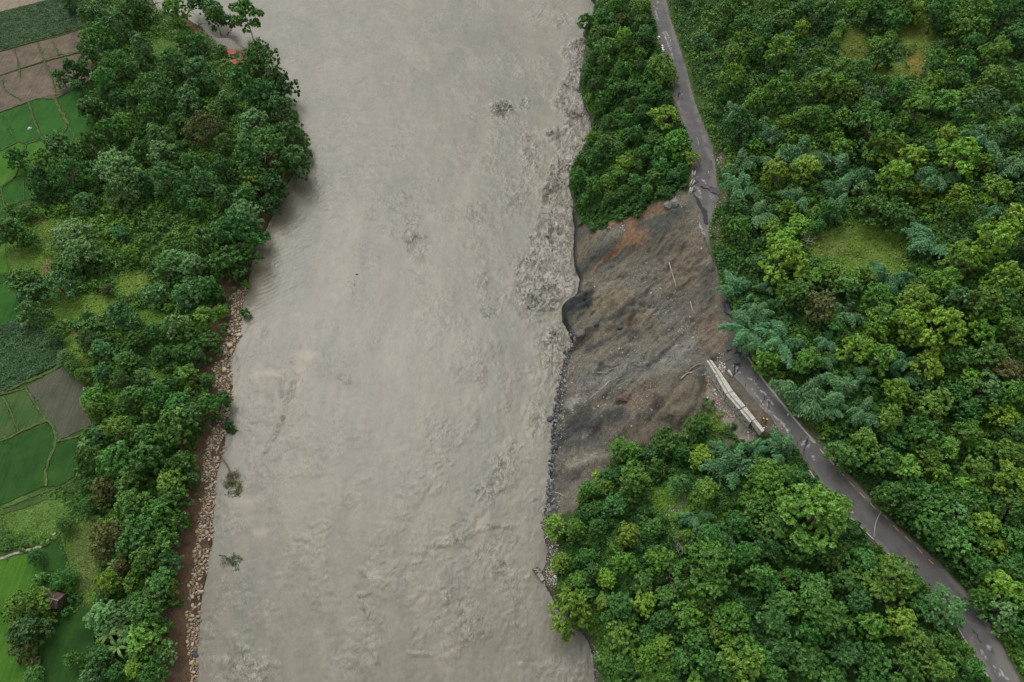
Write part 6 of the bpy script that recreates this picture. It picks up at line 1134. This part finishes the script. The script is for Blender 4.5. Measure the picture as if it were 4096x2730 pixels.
sheetroof(o, 'roof_sheet', -1.6, 2.6, 2.2, 4.2, 2.0, .25, .35, M_red, 6); sheetroof(o, 'roof_sheet', 2.0, -2.2, 2.0, 3.4, 4.2, -.7, -.3, M_red, 4); sheetroof(o, 'roof_sheet', 3.1, .6, 1.8, 1.6, 2.6, .3, .5, M_red, 2)
for x_, y_ in ((-2, -1), (3, -4), (3, 2), (-3, 4)): link('post', MB().box((x_, y_, .9), .15, .15, 2.2, 0, .15).mesh('post', M_deadwood), o)
link('frame_beam', MB().box((1.2, -4.6, 1.2), .12, 2.4, .12, -.3, .3).mesh('frame_beam', M_white), o); link('frame_beam', MB().box((.6, .5, 1.7), 4.5, .12, .12, -.9).mesh('frame_beam', M_rust), o)
X, Y, Z, _ = hit(*P('C', (335, 1000))[0], 3.4); o = thing('hut', 'small hut with dull brown roof half hidden beside the olive-gold tree', 'hut', (float(X[0]), float(Y[0]), float(Z[0]))); o.rotation_euler.z = -.25
o.scale = (.85, .85, 1.2); link('wall', MB().box((0, 0, 1.0), 3.6, 2.6, 2.0).mesh('wall', M_soil), o); sheetroof(o, 'roof_sheet', 0, .85, 2.45, 4.6, 2.0, 0, -.45, M_rust, 5); sheetroof(o, 'roof_sheet', 0, -.85, 2.45, 4.6, 2.0, 0, .45, M_rust, 5)
link('ridge', MB().box((0, 0, 2.93), 4.7, .18, .08).mesh('ridge', M_conc2), o); link('gutter_pole', MB().box((.9, -.3, 2.9), .12, 2.9, .08, 0, .1).mesh('gutter_pole', M_deadwood), o); link('door', MB().box((.6, -1.32, .85), .8, .06, 1.6).mesh('door', M_rust), o)

# ------------------------------------------------------------------ people
def pmat(nm, c): return simple('cloth_'+nm, c, tuple(v*.75 for v in c), 6)
M_skin = pmat('skin', (.25, .14, .09)); PM = {}
def person(label, k, x, y, top, legs, face=0., helmet=None, stride=.25, z=ZR+.08):
    (px_, py_), = P(k, (x, y)); X, Y = [float(v) for v in at(px_, py_, z+.9)]
    J = [(0, 0, .95), (0, 0, 1.15), (0, 0, 1.38), (0, 0, 1.48), (0, .02, 1.62), (-.09, stride*.3, .90), (-.1, stride*.8, .50), (-.1, stride*.6, .08), (-.1, stride*.6+.13, .04), (.09, -stride*.3, .90), (.1, -stride*.4, .50), (.1, -stride*1.2, .08), (.1, -stride*1.2+.13, .04),
         (-.19, 0, 1.38), (-.25, -.06, 1.12), (-.22, .08, .92), (.19, 0, 1.38), (.25, .02, 1.12), (.22, .12, .92)]
    E = [(0, 1), (1, 2), (2, 3), (3, 4), (0, 5), (5, 6), (6, 7), (7, 8), (0, 9), (9, 10), (10, 11), (11, 12), (2, 13), (13, 14), (14, 15), (2, 16), (16, 17), (17, 18)]
    Rr = [.13, .14, .15, .06, .11, .09, .065, .045, .04, .09, .065, .045, .04, .06, .045, .035, .06, .045, .035]
    me = bpy.data.meshes.new('person'); me.from_pydata(J, E, []); o = bpy.data.objects.new('person', me); COL.objects.link(o); s = o.modifiers.new('skin', 'SKIN'); sv = me.skin_vertices[0].data
    for i, r_ in enumerate(Rr): sv[i].radius = (r_, r_*.85); sv[i].use_root = (i == 0)
    ss = o.modifiers.new('sub', 'SUBSURF'); ss.levels = ss.render_levels = 1
    dg = bpy.context.evaluated_depsgraph_get(); m2 = bpy.data.meshes.new_from_object(o.evaluated_get(dg)); o.modifiers.clear(); o.data = m2; m2.materials.clear()
    for c in (M_skin, top, legs): m2.materials.append(c)
    for f in m2.polygons: cz = f.center.z; f.material_index = 0 if cz > 1.47 or (abs(f.center.x) > .2 and cz < 1.02 and cz > .8) or cz < .06 else 1 if cz > .93 else 2; f.use_smooth = True
    o.name = 'person'; o.location = (X, Y, z); o.rotation_euler.z = face; o['label'] = label; o['category'] = 'person'; o['group'] = 'people on the road'
    if helmet:
        mb = MB().tube([(0, .02, 1.63), (0, .02, 1.70), (0, .02, 1.76)], [.16, .14, .06], 10); link('helmet', mb.mesh('helmet', helmet, True), o)
    else: link('hair', MB().tube([(0, -.01, 1.60), (0, -.01, 1.68), (0, 0, 1.74)], [.115, .11, .04], 10).mesh('hair', M_hole, True), o)
Mk, Mw, Mo = pmat('black', (.02, .02, .025)), pmat('white', (.75, .75, .73)), pmat('orange', (.30, .06, .02)); Mh = simple('helmet_yellow', (.85, .6, .04), (.8, .55, .03), 4, .4)
person('person in black standing on the upper road left of the one in white', 'D', 1377, 850, Mk, Mk, 2.8); person('person in white beside the one in black on the upper road', 'D', 1407, 852, Mw, Mw, 3.0)
person('person in black on the upper road beside the lime green bush', 'D', 1567, 1452, Mk, Mk, .3); person('person in white top and dark trousers at the right edge of the upper road', 'D', 1670, 1440, Mw, Mk, 3.3)
person('person all in white walking alone above the road cracks', 'E', 1648, 92, Mw, Mw, 3.1, None, .35); person('worker with yellow helmet and dark orange top, left of two by the concrete wall', 'K', 1221, 1150, Mo, Mk, 2.5, Mh); person('worker with yellow helmet in black, right of two by the concrete wall', 'K', 1270, 1165, Mk, Mk, 2.2, Mh)
